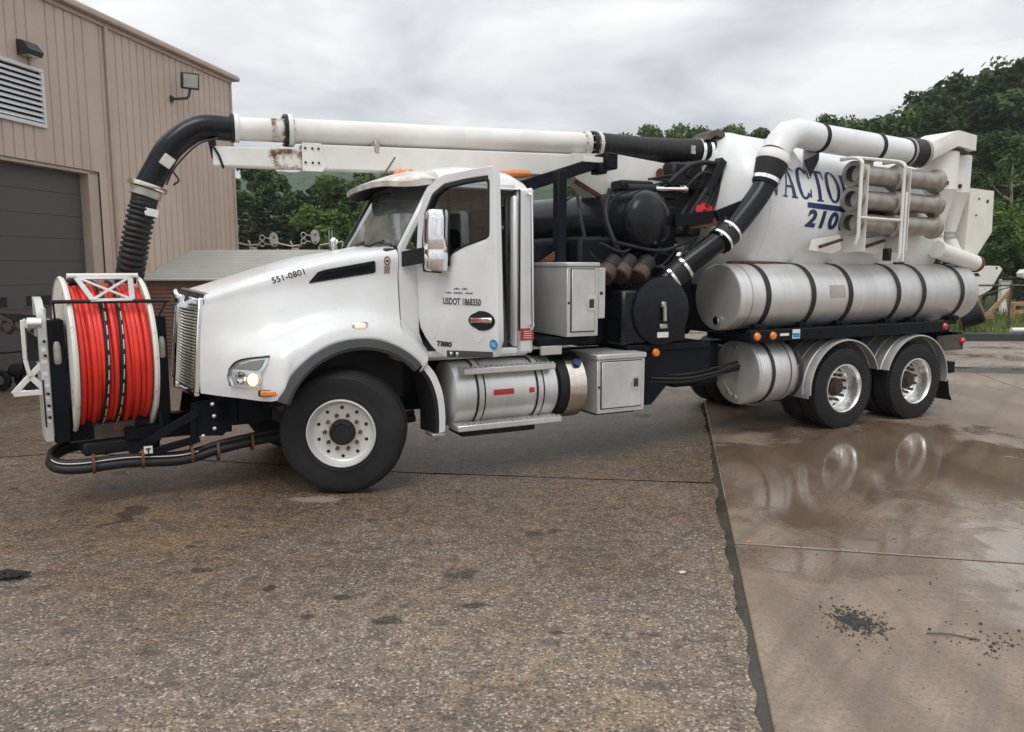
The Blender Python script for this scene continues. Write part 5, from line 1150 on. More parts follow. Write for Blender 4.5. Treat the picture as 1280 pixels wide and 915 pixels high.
# serif lettering drawn as strokes
def poly_letter(strokes): return strokes
def quad(a, b, c, d): return [a, b, c, d]
def serif(cx, y, w, h=.045): return quad((cx - w / 2, y), (cx + w / 2, y), (cx + w / 2, y + h), (cx - w / 2, y + h))
def ring_letter(w, h, t0, t1, a0=0, a1=360, n=36):
    out = []
    for k in range(n):
        q = []
        for a in (a0 + (a1 - a0) * k / n, a0 + (a1 - a0) * (k + 1) / n):
            q.append((a, ))
        A, B_ = rad(q[0][0]), rad(q[1][0])
        def o(a): return (w / 2 + w / 2 * math.cos(a), h / 2 + h / 2 * math.sin(a))
        def i(a): return (w / 2 + (w / 2 - t0) * math.cos(a), h / 2 + (h / 2 - t1) * math.sin(a))
        out.append([o(A), o(B_), i(B_), i(A)])
    return out
LET = {
 'V': ([quad((.05, .97), (.27, .97), (.52, .02), (.42, 0)), quad((.70, .97), (.80, .97), (.52, .02), (.46, .02)), serif(.15, .955, .34), serif(.75, .955, .28)], .86),
 'A': ([quad((.06, .03), (.15, .03), (.43, .97), (.37, 1.0)), quad((.53, .03), (.75, .03), (.46, 1.0), (.37, 1.0)), quad((.16, .30), (.56, .30), (.55, .37), (.19, .37)), serif(.10, 0, .26), serif(.64, 0, .36)], .84),
 'C': (ring_letter(.82, 1.04, .19, .075, 42, 318) + [quad((.72, .66), (.80, .66), (.80, 1.0), (.74, 1.0)), quad((.72, .3), (.80, .33), (.78, .06), (.68, .10))], .86),
 'T': ([quad((.30, .03), (.50, .03), (.50, .95), (.30, .95)), quad((.02, .91), (.78, .91), (.78, 1.0), (.02, 1.0)), quad((.02, .70), (.08, .70), (.10, .92), (.02, .92)), quad((.72, .70), (.78, .70), (.78, .92), (.70, .92)), serif(.40, 0, .40)], .82),
 'O': (ring_letter(.86, 1.04, .20, .07), .92),
 'R': ([quad((.08, .03), (.27, .03), (.27, .97), (.08, .97)), quad((.27, .92), (.5, .92), (.5, 1.0), (.27, 1.0)), quad((.27, .46), (.5, .46), (.5, .54), (.27, .54)), quad((.40, .47), (.55, .50), (.80, .03), (.60, .03)), serif(.17, 0, .34), serif(.70, 0, .28)] + [[(x + .22, y + .46) for x, y in q] for q in ring_letter(.52, .54, .17, .07, -90, 90, 16)], .82)}
H = .41; x = 0; vs = []; fs = []; kk = 0
def subquad(q, n=3):
    a, b, c, d = [np.array(p) for p in q]; o = []
    for i in range(n):
        for j in range(n):
            f = lambda u, v: tuple((a * (1 - u) + b * u) * (1 - v) + (d * (1 - u) + c * u) * v)
            o.append([f(i / n, j / n), f((i + 1) / n, j / n), f((i + 1) / n, (j + 1) / n), f(i / n, (j + 1) / n)])
    return o
for ch in 'VACTOR':
    st_, adv = LET[ch]
    for q in st_:
        kk += 1
        for s_ in subquad(q):
            k = len(vs); vs += [((x + px) * .288, py * H, .0006 * (kk % 5)) for px, py in s_]; fs.append((k, k + 1, k + 2, k + 3))
    x += adv + .02
tank_decal(vs, fs, -.05, 9.0, 'maker_lettering', 'ink_navy')
bar_v = []; bar_f = []
for k in range(24):
    a, b = k / 24 * 1.5, (k + 1) / 24 * 1.5; q = len(bar_v); bar_v += [(a, 0, 0), (b, 0, 0), (b, .065, 0), (a, .065, 0)]; bar_f.append((q, q + 1, q + 2, q + 3))
tank_decal(bar_v, bar_f, .60, 3.6, 'underline', 'ink_navy')
vs, fs = text_mesh('2100', .275, .013, .22, 1.16, 1); tank_decal([(x * 1.15, y, z) for x, y, z in vs], fs, .59, -8.8, 'model_number', 'ink_navy')
# subframe under the body
m = MB(); m.box((6.9, 0, 1.55), (3.6, 1.0, .35), b=.02); m.box((5.1, 0, 1.6), (.3, 1.3, .8), b=.02); m.box((8.4, 0, 1.5), (.4, 1.5, .6), b=.02); m.build('subframe', 'navy_black', T)
m = MB(); m.box((5.25, -.75, 2.08), (.9, .1, .03), b=.006); m.build('guard_strip', 'rusty_steel', T)

# ---- blower discharge pipe: black, rubber couplings, white elbow and long duct
def pipe_part(pts, r, name, mat, n=28, par=None): m = MB(); m.tube(pts, r, n); return m.build(name, mat, par or T)
PX = [(3.83, -1.02, 1.93), (4.47, -1.04, 2.385), (4.98, -1.06, 2.93), (5.09, -1.06, 3.12)]
dp = pipe_part(catmull([(3.80, -.84, 1.86), (3.95, -.90, 2.0), (4.2, -.98, 2.19), (4.45, -1.03, 2.365)], 4), .125, 'blower_pipe', 'black_paint')
pipe_part(catmull([(4.42, -1.04, 2.345), (4.6, -1.045, 2.49), (4.9, -1.055, 2.81), (5.03, -1.06, 3.0)], 5), .128, 'blower_pipe', 'black_paint')
for a, b, r in (((3.82, -.86, 1.885), (4.0, -.92, 2.035), .15), ((4.38, -1.04, 2.31), (4.54, -1.04, 2.44), .15)):
    c = pipe_part([a, b], r, 'rubber_coupling', 'hose_rubber')
    A_, B_ = V(*a), V(*b); d = (B_ - A_).normalized()
    for f in (.12, .88):
        m = MB(); o = A_ + (B_ - A_) * f; m.lathe([(r + .001, -.016), (r + .007, -.016), (r + .007, .016), (r + .001, .016)], o, d, 32); m.build('hose_clamp', 'chrome', c)
        m = MB(); m.box(o + V(-.10, -.12, .06), (.04, .025, .03), b=.005); m.build('clamp_screw', 'galvanised', c)
c = MB(); c.lathe([(.135, 0), (.15, .03), (.155, .1), (.175, .2), (.185, .26), (.185, .33)], (5.0, -1.06, 2.96), (.42, .0, 1), 32); cp = c.build('rubber_coupling', 'hose_rubber', T)
m = MB(); m.lathe([(.152, .04), (.162, .04), (.162, .085), (.152, .085)], (5.0, -1.06, 2.96), (.42, 0, 1), 32); m.build('hose_clamp', 'chrome', cp)
m = MB(); m.lathe([(.15, .28), (.192, .28), (.195, .30), (.195, .35), (.18, .37), (.175, .40)], (5.0, -1.06, 2.96), (.42, 0, 1), 32); m.build('elbow_collar', 'white_boom', T)
EL = [(5.15, -1.06, 3.32), (5.24, -1.05, 3.45), (5.36, -1.03, 3.55), (5.55, -1.0, 3.60), (5.9, -.98, 3.575)]
m = MB(); m.tube(EL, .168, 32); m.build('duct_elbow', 'white_paint', T, ang=15)
m = MB(); m.tube([(5.9, -.98, 3.575), (7.50, -.98, 3.505)], .165, 32); wd = m.build('air_duct', 'white_paint', T)
for x in (5.93, 6.93): m = MB(); m.lathe([(.166, -.028), (.178, -.028), (.178, .028), (.166, .028)], (x, -.98, 3.575 - .044 * (x - 5.9)), (1, 0, -.044), 32); m.build('duct_strap', 'black_plastic', wd)
m = MB()
for x in (5.98, 6.98): m.prism([(x - .15, -.86, 3.2), (x + .1, -.86, 3.2), (x + .1, -.86, 3.42), (x + .05, -.86, 3.46), (x - .15, -.86, 3.44)], (0, .02, 0))
m.build('duct_bracket', 'white_boom', T)
m = MB(); m.prism([(5.42, -.90, 3.26), (5.62, -.90, 3.18), (5.76, -.90, 3.27), (5.55, -.90, 3.46), (5.42, -.90, 3.42)], (0, .3, .15)); m.build('gusset_plate', 'white_paint', T)
m = MB(); m.prism([(5.75, -.96, 3.30), (5.98, -.96, 3.40), (5.98, -.96, 3.32), (5.86, -.96, 3.12)], (0, .02, 0)); m.build('gusset_mesh', 'black_plastic', T)
c = MB(); c.tube([(7.48, -.98, 3.505), (7.84, -.98, 3.512)], .178, 32); cp = c.build('rubber_coupling', 'hose_rubber', T)
for x in (7.52, 7.80): m = MB(); m.lathe([(.179, -.02), (.186, -.02), (.186, .02), (.179, .02)], (x, -.98, 3.505), (1, 0, 0), 32); m.build('hose_clamp', 'galvanised', cp)
# rectangular transition over the cyclones
def rect_ring(x, yc, zc, w, h, n=8):
    return [(x, yc + w * sx / 2, zc + h * sz / 2) for sx, sz in ((-1, -1), (-1, -.33), (-1, .33), (-1, 1), (-.33, 1), (.33, 1), (1, 1), (1, .33), (1, -.33), (1, -1), (.33, -1), (-.33, -1))]
def circ_ring(x, yc, zc, r): return [(x, yc - r * math.cos(t), zc + r * math.sin(t)) for t in [rad(-45 + 30 * k) for k in range(12)]]
m = MB(); rs = [circ_ring(7.82, -.98, 3.515, .165), circ_ring(7.87, -.98, 3.52, .165), rect_ring(8.16, -.95, 3.66, .44, .22), rect_ring(8.30, -.93, 3.71, .5, .2), rect_ring(8.72, -.90, 3.68, .5, .2)]
m.grid(rs, closed=True); m.add(rs[-1], [tuple(range(12))]); m.build('duct_box', 'white_boom', T, ang=25)
m = MB(); m.box((8.36, -.9, 3.575), (.36, .42, .05), b=.005); m.box((8.66, -.85, 3.57), (.16, .4, .04), b=.005); m.split('gasket', 'muddy_steel', T)
# cyclones
for (x, y, zt, r) in ((8.33, -.88, 3.555, .255), (8.76, -.80, 3.54, .235)):
    m = MB(); m.lathe([(0, zt), (r - .01, zt), (r, zt - .01), (r, zt - .49), (r + .002, zt - .50), (r - .01, zt - .52), (.10, 2.50), (.10, 2.42)], (x, y, 0), (0, 0, 1), 40); cy = m.build('cyclone', 'white_boom', T, ang=25)
    m = MB()
    for z in (2.50, 2.44): m.lathe([(.10, z - .012), (.125, z - .012), (.125, z + .012), (.10, z + .012)], (x, y, 0), (0, 0, 1), 24)
    m.build('clamp', 'galvanised', cy)
    m = MB(); m.box((x - .12, y - r + .02, zt - .42), (.03, .04, .05), b=.004); m.split('bracket', 'hub_rust', cy)
m = MB(); m.tube([(8.20, -1.04, 2.26), (8.45, -1.02, 2.21), (9.15, -.98, 2.07)], .115, 28); dr = m.build('drop_pipe', 'white_boom', T, ang=25)
m = MB(); m.lathe([(.116, -.03), (.12, -.03), (.12, .04), (0, .05)], (9.15, -.98, 2.07), (1, .05, -.17), 28); m.build('rust_end', 'rusty_steel', dr)
m = MB(); m.tube([(8.33, -.88, 2.45), (8.38, -.97, 2.22)], .10, 20); m.tube([(8.76, -.80, 2.45), (8.8, -.95, 2.14)], .09, 20); m.build('drop_leg', 'white_boom', T)
m = MB(); m.prism([(9.02, -.92, 3.12), (9.56, -.92, 3.10), (9.58, -.92, 2.52), (9.28, -.92, 2.19), (8.98, -.92, 2.19)], (0, .5, 0)); bx = m.build('screen_box', 'cream_paint', T)
m = MB(); m.box((9.42, -.925, 2.95), (.035, .02, .045), b=.005); m.box((9.22, -.925, 2.98), (.025, .02, .02)); m.box((9.18, -.925, 2.75), (.02, .02, .02)); m.split('catch', 'hub_rust', bx)
m = MB(); m.lathe([(.0, 0), (.06, 0), (.06, .09), (.075, .1), (.075, .15), (0, .16)], (9.16, -.72, 3.10), (0, 0, 1), 16); m.build('valve_cap', 'red_lens', T)
# ---- pipe rack
m = MB()
def rackpost(x, zb, y=-1.33):
    return catmull([(x, -1.02, 3.33), (x, -1.22, 3.33), (x, y, 3.27), (x, y, 3.15), (x, y, 2.6), (x, y, zb + .1), (x, y + .03, zb)], 5)
m.tube(rackpost(6.29, 2.30), .022, 10); m.tube(rackpost(7.06, 2.09), .022, 10)
m.tube([(6.29, -1.33, 2.62), (7.06, -1.33, 2.60)], .016, 8); m.tube([(6.29, -1.24, 3.33), (7.06, -1.24, 3.33)], .02, 8)
m.tube([(7.10, -1.35, 2.1), (7.10, -1.35, 2.95)], .016, 8)
rack = m.build('pipe_rack', 'white_boom', T)
m = MB()
for x in (6.29, 7.06):
    m.prism([(x + .15, -1.31, 2.22), (x + .15, -1.31, 3.25), (x + .15, -1.02, 3.3), (x + .15, -.98, 2.2)], (.012, 0, 0))
    m.prism([(x - .45, -1.05, 2.36), (x + .02, -1.05, 2.42), (x + .05, -1.05, 2.24), (x - .1, -1.05, 2.19), (x - .5, -1.05, 2.23)], (0, .012, 0))
m.build('rack_plate', 'white_boom', rack)
m = MB()
for x in (6.29, 7.06): m.tube([(x - .36, -1.08, 2.27), (x - .02, -1.12, 2.36)], .02, 10)
m.split('gas_spring', 'hub_rust', rack)
m = MB(); m.box((7.06, -1.33, 2.07), (.16, .05, .03), b=.005); m.box((7.0, -1.2, 2.18), (.06, .1, .16), b=.01); m.build('rack_foot', 'black_plastic', rack)

# ---- power pack behind the cab
m = MB(); rbox(m, 2.78, 4.15, -.62, .9, 1.15, 2.36, .04); rbox(m, 2.1, 2.8, -.40, .9, 1.2, 2.3, .04); rbox(m, 4.05, 4.6, -.36, .8, 1.2, 2.1, .04); m.build('engine_enclosure', 'navy_black', T)
m = MB(); m.lathe([(0, -.15), (.14, -.14), (.24, -.11), (.31, -.06), (.342, -.01), (.35, .05), (.35, 2.05), (.2, 2.15), (0, 2.18)], (3.62, -.74, 2.53), (-.22, 1, 0), 56); dr = m.build('air_receiver', 'black_paint', T)
for y in (-.42, .4): m = MB(); m.lathe([(.351, -.03), (.36, -.03), (.36, .03), (.351, .03)], (3.62 - .22 * (y + .74), y, 2.53), (-.22, 1, 0), 48); m.build('receiver_band', 'black_plastic', dr)
m = MB(); m.lathe([(.35, 0), (.358, 0), (.358, .03), (.35, .03)], (3.61, -.68, 2.53), (-.22, 1, 0), 48); m.build('receiver_seam', 'black_paint', dr)
m = MB(); m.prism([(3.30, .1, 2.84), (3.42, .1, 2.84), (3.36, .1, 3.0)], (0, .04, 0)); m.build('lifting_eye', 'black_paint', dr)
m = MB(); m.lathe([(0, -.02), (.30, -.02), (.375, 0), (.385, .03), (.385, .55)], (3.60, -1.03, 1.545), (0, 1, 0), 64); bl = m.build('blower_housing', 'black_paint', T)
m = MB(); rbox(m, 3.1, 3.62, -1.0, -.55, 1.18, 1.78, .03); rbox(m, 3.6, 4.0, -.98, -.55, 1.17, 1.5, .03); m.build('blower_case', 'black_paint', bl)
m = MB(); m.box((3.60, -1.065, 1.38), (.10, .03, .05), b=.008); m.tube([(3.60, -1.08, 1.60), (3.60, -1.09, 1.44)], .02, 8); m.box((3.59, -1.07, 1.62), (.06, .04, .06), b=.01); m.split('housing_latch', 'galvanised', bl)
m = MB(); m.box((3.60, -1.058, 1.285), (.15, .006, .06)); m.build('housing_decal', 'sticker_white', bl)
m = MB()
for (x, z) in ((3.28, 1.73), (3.32, 1.73), (3.28, 1.40), (3.32, 1.40)): m.lathe([(0, -.012), (.012, -.01), (.013, 0)], (x, -1.005, z), (0, 1, 0), 8)
m.build('bolt', 'galvanised', bl)
# intake from housing up to the pipe
m = MB(); m.tube(catmull([(3.62, -.80, 1.70), (3.72, -.82, 1.80), (3.86, -.87, 1.93)], 4), .14, 24); m.build('blower_outlet', 'black_paint', bl)
# canister filters
for k, (x, z, y) in enumerate(((2.98, 1.97, -.80), (3.17, 1.975, -.82), (3.38, 1.965, -.86))):
    d = V(-.72, -.36, -.60).normalized(); o = V(x + .06, y, z + .02)
    m = MB(); m.lathe([(.0, .02), (.095, .02), (.10, .03), (.10, .17), (.0, .2)], o - d * 0, -d, 24); fl_ = m.build('canister_filter', 'black_plastic', T)
    m = MB(); m.lathe([(.10, -.012), (.106, 0), (.106, .12), (.10, .13), (0, .128)], o, d, 24); m.build('filter_can', 'brown_filter', fl_)
    m = MB(); m.lathe([(.0, .133), (.092, .133), (.104, .122), (.109, .11), (.109, .128)], o, d, 24); m.build('can_base', 'hub_rust', fl_)
m = MB(); m.lathe([(0, 0), (.065, .0), (.07, .02), (.07, .17), (.05, .2), (0, .21)], (4.02, -.75, 2.0), (0, 0, 1), 24); m.box((4.0, -.78, 2.25), (.16, .1, .06), b=.01); m.build('strainer', 'chrome', T)
m = MB()
random.seed(5)
for k in range(14):
    a = V(random.uniform(2.9, 4.2), random.uniform(-.78, -.62), random.uniform(1.9, 2.3)); b = V(random.uniform(3.3, 4.4), random.uniform(-.85, -.62), random.uniform(1.5, 2.4)); c_ = (a + b) / 2 + V(0, -.08, -.12)
    m.tube(catmull([a, c_, b], 6), random.choice((.012, .018, .022)), 8)
m.tube(catmull([(3.35, -.35, 2.9), (3.2, -.5, 2.6), (3.25, -.7, 2.2), (3.4, -.75, 2.1)], 6), .03, 8)
m.tube(catmull([(2.98, -.25, 2.82), (2.86, -.5, 2.6), (2.92, -.6, 2.2), (3.1, -.62, 2.05)], 6), .022, 8)
m.build('hydraulic_hose', 'hose_rubber', T)
m = MB(); rbox(m, 3.78, 4.1, -.62, -.2, 2.35, 2.72, .02); m.bar((4.0, -.7, 2.55), (4.6, -.95, 2.62), .1, .14); m.bar((4.4, -.95, 2.6), (4.9, -1.0, 2.78), .06, .12); m.build('valve_box', 'navy_black', T)
m = MB(); m.bar((4.2, -.72, 2.5), (4.55, -.95, 2.56), .12, .09); m.build('linkage', 'rusty_steel', T)
# hose reel on far side and small post
m = MB(); m.lathe([(.03, -.06), (.11, -.06), (.11, -.03), (.06, -.03), (.06, .03), (.11, .03), (.11, .06), (.03, .06)], (2.40, -.2, 2.2), (.6, 1, .1), 24); m.build('small_reel', 'ink_crimson', T)
m = MB(); rbox(m, 2.545, 2.66, -.56, -.44, 1.9, 3.06, .012); m.build('boom_post', 'navy_black', T)
m = MB()
for k in range(8): m.box((2.67, -.5, 2.55 + .055 * k), (.008, .03, .02))
m.bar((2.62, -.5, 2.2), (2.35, -.4, 2.0), .05, .08); m.build('post_rack', 'rusty_steel', T)
m = MB(); m.bar((2.32, -.10, 2.90), (3.22, -.36, 3.205), .14, .13, .01); m.box((3.27, -.38, 3.2), (.16, .26, .18), b=.015); m.box((3.18, -.38, 3.12), (.10, .2, .12), b=.01); m.build('boom_cradle', 'navy_black', T)
m = MB(); m.box((3.05, -.46, 3.205), (.25, .02, .06), b=.004); m.build('cradle_tag', 'cream_paint', T)

# ---- boom
def yb(x): return -.0875 * (x - 3.3)
def zb(x): return 3.384 + (x + .6) * .0175
m = MB(); m.tube([(-.60, yb(-.6), 3.376), (-.14, yb(-.14), 3.386)], .113, 32); bt = m.build('boom_tube', 'white_boom', T)
m = MB(); m.tube([(-.27, yb(-.27), 3.383), (-.15, yb(-.15), 3.3855)], .1145, 32); m.build('rust_band', 'boom_rust', bt)
m = MB(); m.tube([(-.06, yb(-.06), 3.389), (3.28, yb(3.28), 3.452)], .123, 32); b2 = m.build('boom_tube', 'white_boom', T); b2['label'] = 'long white suction tube above the cab'
bd = V(1, -.0875, .018).normalized()
for x, r, w, mt in ((-.13, .158, .018, 'black_plastic'), (-.085, .160, .022, 'white_boom'), (3.24, .145, .03, 'cream_paint'), (3.33, .150, .025, 'black_plastic'), (3.40, .145, .02, 'cream_paint'), (-.595, .135, .02, 'white_boom'), (-.635, .137, .016, 'black_plastic')):
    m = MB(); o = V(x, yb(x), zb(x) - .004); m.lathe([(.10, -w), (r, -w), (r, w), (.10, w)], o, bd, 36); fl_ = m.build('flange', mt, T)
    if r > .14:
        m = MB()
        for k in range(10):
            t = 2 * math.pi * k / 10; a_, b_, _ = basis(bd); c_ = o + (a_ * math.cos(t) + b_ * math.sin(t)) * (r - .015); m.cyl(c_ - bd * (w + .015), c_ + bd * (w + .015), .01, n=6)
        m.build('flange_bolts', 'galvanised', fl_)
# rectangular telescopic boom
def rbeam(x0, x1, zb0, zt0, zb1, zt1, w, name, mat, par=T):
    m = MB(); vs = []
    for x, z0, z1 in ((x0, zb0, zt0), (x1, zb1, zt1)):
        y = yb(x); c_ = .012
        vs.append([(x, y - w, z0 + c_), (x, y - w, z1 - c_), (x, y - w + c_, z1), (x, y + w - c_, z1), (x, y + w, z1 - c_), (x, y + w, z0 + c_), (x, y + w - c_, z0), (x, y - w + c_, z0)])
    m.grid(vs, closed=True); m.add(vs[0], [tuple(range(8))]); m.add(vs[1], [tuple(range(8))]); return m.build(name, mat, par, ang=25)
rbeam(-.83, -.32, 3.005, 3.19, 3.01, 3.20, .085, 'boom_beam', 'white_boom')
rb = rbeam(-.32, .08, 3.008, 3.196, 3.012, 3.205, .0855, 'boom_beam', 'boom_rust'); rb['label'] = 'rust stained end of the boom beam'
rbeam(.02, 3.5, 3.005, 3.255, 3.075, 3.315, .105, 'boom_beam', 'white_boom')
m = MB(); x0, x1 = .0, .19
m.prism([(x0, yb(0) - .108, 2.99), (x0, yb(0) - .108, 3.265), (x1, yb(.2) - .108, 3.265), (x1 + .05, yb(.2) - .108, 3.05), (x1, yb(.2) - .108, 2.985)], (0, -.014, 0)); cpz = m.build('beam_plate', 'white_boom', T)
m = MB()
for x in (.03, .10, .16):
    for z in (3.07, 3.21): m.lathe([(0, -.008), (.012, -.008), (.012, 0)], (x, yb(x) - .124, z), (0, 1, 0), 8)
m.build('plate_holes', 'dark_void', cpz)
m = MB(); m.box((.76, yb(.76) - .06, 3.295), (.10, .05, .10), b=.015); m.box((.76, yb(.76) - .1, 3.27), (.05, .03, .14), b=.01); m.build('tube_hanger', 'galvanised', T)
# boom root
m = MB()
P0 = [(3.0, .02, 3.075), (3.0, .02, 3.32), (3.6, -.03, 3.33), (4.38, -.10, 3.24), (4.38, -.10, 2.99), (3.75, -.04, 2.99), (3.42, -.01, 2.80), (3.30, 0, 2.82)]
m.prism([(x, y - .13, z) for x, y, z in P0], (0, .26, 0)); rt = m.build('boom_root', 'white_boom', T, ang=20)
m = MB(); m.lathe([(0, -.02), (.055, -.02), (.055, 0)], (4.15, -.22, 3.14), (0, 1, 0), 20); m.build('pivot_pin', 'rusty_steel', rt)
m = MB(); m.bar((3.0, -.16, 3.0), (3.45, -.16, 2.79), .03, .05, .005); m.build('root_edge', 'rusty_steel', rt)
m = MB()
rbox(m, 4.2, 4.62, -.42, .05, 3.0, 3.26, .03); rbox(m, 3.75, 4.3, -.38, -.1, 2.82, 2.95, .02); rbox(m, 3.5, 3.95, -.38, -.05, 2.9, 3.02, .02); rbox(m, 4.5, 4.75, -.3, .3, 2.4, 3.3, .03)
m.bar((4.35, -.35, 2.5), (4.75, -.45, 3.25), .1, .08); m.bar((4.6, -.5, 2.9), (4.85, -.5, 3.3), .12, .1)
m.build('valve_manifold', 'black_plastic', T)
m = MB(); m.cyl((3.9, -.42, 2.93), (4.35, -.45, 2.94), .03); m.cyl((4.3, -.45, 2.94), (4.36, -.45, 2.94), .05); m.build('ram_rod', 'chrome', T)
m = MB(); m.cyl((3.55, -.40, 2.92), (3.92, -.42, 2.93), .05); m.cyl((4.25, -.5, 2.45), (4.6, -.55, 2.95), .035); m.split('ram_barrel', 'black_plastic', T)
m = MB()
random.seed(8)
for k in range(12):
    a = V(random.uniform(3.85, 4.25), -.36, random.uniform(2.88, 3.05)); b = V(random.uniform(4.35, 4.8), -.42, random.uniform(2.9, 3.2)); c_ = (a + b) / 2 + V(0, -.06, random.uniform(-.05, .10))
    m.tube(catmull([a, c_, b], 6), .014, 8)
m.tube(catmull([(4.1, -.45, 3.0), (4.4, -.5, 3.22), (4.75, -.5, 3.25), (4.85, -.5, 3.1), (4.7, -.5, 2.7), (4.4, -.5, 2.4)], 6), .03, 8)
m.tube(catmull([(4.3, -.45, 2.9), (4.5, -.55, 3.12), (4.72, -.52, 3.1), (4.75, -.5, 2.9), (4.5, -.5, 2.5)], 6), .022, 8)
m.build('hydraulic_hose', 'hose_rubber', T)
# black corrugated hose at the rear end of the boom
pts = []; rs = []
N = 150
for k in range(N + 1):
    f = k / N; x = 3.40 + f * 1.50; pts.append((x, yb(x), zb(x) - .002 - .035 * math.sin(math.pi * f) * .6 - .02 * f)); rs.append(.136 + .004 * math.sin(k * 1.9) + .006 * f)
m = MB(); m.tube(pts, rs, 28); fh_ = m.build('flex_hose', 'hose_rubber', T, ang=60)
for x in (4.80, 4.92): m = MB(); m.lathe([(.146, -.022), (.16, -.022), (.16, .022), (.146, .022)], (x, yb(x), 3.448), bd, 36); m.build('hose_clamp', 'chrome', fh_)
m = MB(); m.box((4.62, yb(4.62) - .14, 3.44), (.07, .01, .1)); m.build('hose_tag', 'galvanised', fh_)
pts = catmull([(4.88, -.14, 3.445), (5.02, -.15, 3.43), (5.14, -.16, 3.35), (5.2, -.16, 3.2)], 6)
m = MB(); m.tube(pts, .15, 28); m.build('inlet_elbow', 'black_plastic', T)
m = MB(); m.prism([(4.80, -.28, 3.57), (4.85, -.28, 3.66), (4.96, -.28, 3.70), (5.08, -.28, 3.68), (5.15, -.28, 3.5), (5.08, -.28, 3.5), (5.04, -.28, 3.61), (4.94, -.28, 3.63), (4.87, -.28, 3.58)], (0, .30, 0)); m.build('inlet_hood', 'muddy_steel', T)
# front elbow and ribbed suction hose
E1 = catmull([(-.62, .343, 3.374), (-.93, .37, 3.363), (-1.185, .392, 3.18), (-1.337, .406, 2.935), (-1.415, .412, 2.79)], 8)
m = MB(); m.tube(E1, .12, 32); el_ = m.build('suction_elbow', 'black_paint', T, ang=50)
m = MB(); m.lathe([(.11, -.02), (.175, -.02), (.18, 0), (.175, .02), (.11, .02)], (-1.415, .412, 2.79), (-.32, .02, -1), 36); m.build('clamp_ring', 'steel_polished', T)
m = MB(); m.lathe([(.128, .03), (.14, .03), (.14, .10), (.128, .10)], (-1.415, .412, 2.79), (-.32, .02, -1), 36); m.build('clamp_band', 'galvanised', T)
m = MB(); m.tube(catmull([(-.78, .25, 3.26), (-.95, .26, 3.2), (-1.1, .27, 3.06), (-1.2, .28, 2.93), (-1.26, .29, 2.8)], 6), .01, 6); m.tube(catmull([(-.84, .25, 3.2), (-.78, .26, 3.1), (-.74, .27, 2.98)], 6), .012, 6); m.tube(catmull([(-1.2, .28, 2.93), (-1.15, .27, 2.85), (-1.2, .27, 2.8)], 5), .01, 6); m.build('control_cable', 'hose_rubber', el_)
m = MB(); m.box((-1.24, .275, 3.02), (.11, .012, .11), Matrix.Rotation(rad(35), 3, 'Y'), b=.004); m.build('reflector_patch', 'stripe_white', el_)
m = MB(); m.prism([(-.86, .30, 3.24), (-.80, .30, 3.26), (-.77, .30, 3.02), (-.82, .30, 3.02)], (0, .08, 0)); m.build('elbow_bracket', 'black_plastic', el_)
pts = catmull([(-1.43, .414, 2.74), (-1.475, .418, 2.57), (-1.53, .43, 2.35), (-1.575, .46, 2.14), (-1.62, .56, 1.9), (-1.64, .72, 1.65), (-1.62, .86, 1.4), (-1.55, .95, 1.2)], 22)
rs = [.118 + .011 * (1 if (k % 5) < 3 else -1) * (1 if k > 18 else .15) for k in range(len(pts))]
m = MB(); m.tube(pts, rs, 28); sh_ = m.build('suction_hose', 'hose_rubber', T, ang=80); sh_['label'] = 'black ribbed hose hanging from the boom tip'
m = MB(); m.box((-1.40, .30, 2.54), (.12, .012, .07), Matrix.Rotation(rad(12), 3, 'Y')); m.build('hose_label', 'sticker_white', sh_)

# ---- front hose reel (turned a little on its slewing mount)
RZ = Matrix.Translation(V(-1.875, 0, 0)) @ Matrix.Rotation(rad(9), 4, 'Z'); RCZ, RRAD = 1.25, .69
def rl(mb, name, mat, par, **k): return mb.xform(RZ).build(name, mat, par, **k)
m = MB()
for a, w in ((-.305, 1), (.305, -1)):
    m.lathe([(.08, a - .012), (RRAD - .01, a - .012), (RRAD, a - .02), (RRAD + .012, a), (RRAD, a + .02), (RRAD - .01, a + .012), (.08, a + .012)], (0, 0, RCZ), (1, 0, 0), 96)
m.cyl((-.30, 0, RCZ), (.30, 0, RCZ), .3, n=40)
reel = rl(m, 'hose_reel', 'flange_paint', T)
# hose: outer layer of wraps, one continuous helix with small wobble
random.seed(3); pts = []; turns = 13; wr = .0215
for k in range(turns * 48 + 1):
    t = 2 * math.pi * k / 48; f = k / (turns * 48); a = -.27 + .54 * f; r = .612 + .012 * math.sin(f * 40) + .006 * math.sin(t * .37)
    pts.append((a + .006 * math.sin(t * 1.3), r * math.cos(t), RCZ + r * math.sin(t)))
m = MB(); m.tube(pts, .0235, 10); hs_ = rl(m, 'hose', 'red_hose', reel, ang=80, label='red jetting hose wound on the reel')
m = MB(); m.cyl((-.29, 0, RCZ), (.29, 0, RCZ), .602, n=64); rl(m, 'hose_core', 'red_hose', reel)
for a0, a1 in ((-.05, -.11), (.075, -.005)):
    pts = []
    for k in range(61):
        t = rad(80 + 220 * k / 60); f = k / 60; pts.append((a0 + (a1 - a0) * f + .012 * math.sin(f * 5), (.645) * math.cos(t), RCZ + .645 * math.sin(t)))
    m = MB(); m.tube(pts, .019, 10); bh = rl(m, 'guide_hose', 'hose_rubber', reel)
    m = MB(); st_ = [(x + .006, y * 1.0315, RCZ + (z - RCZ) * 1.0315) for x, y, z in pts]
    for i in range(2, 58, 3): m.tube(st_[i:i + 3], .0045, 5)
    rl(m, 'hose_stripe', 'stripe_white', reel)
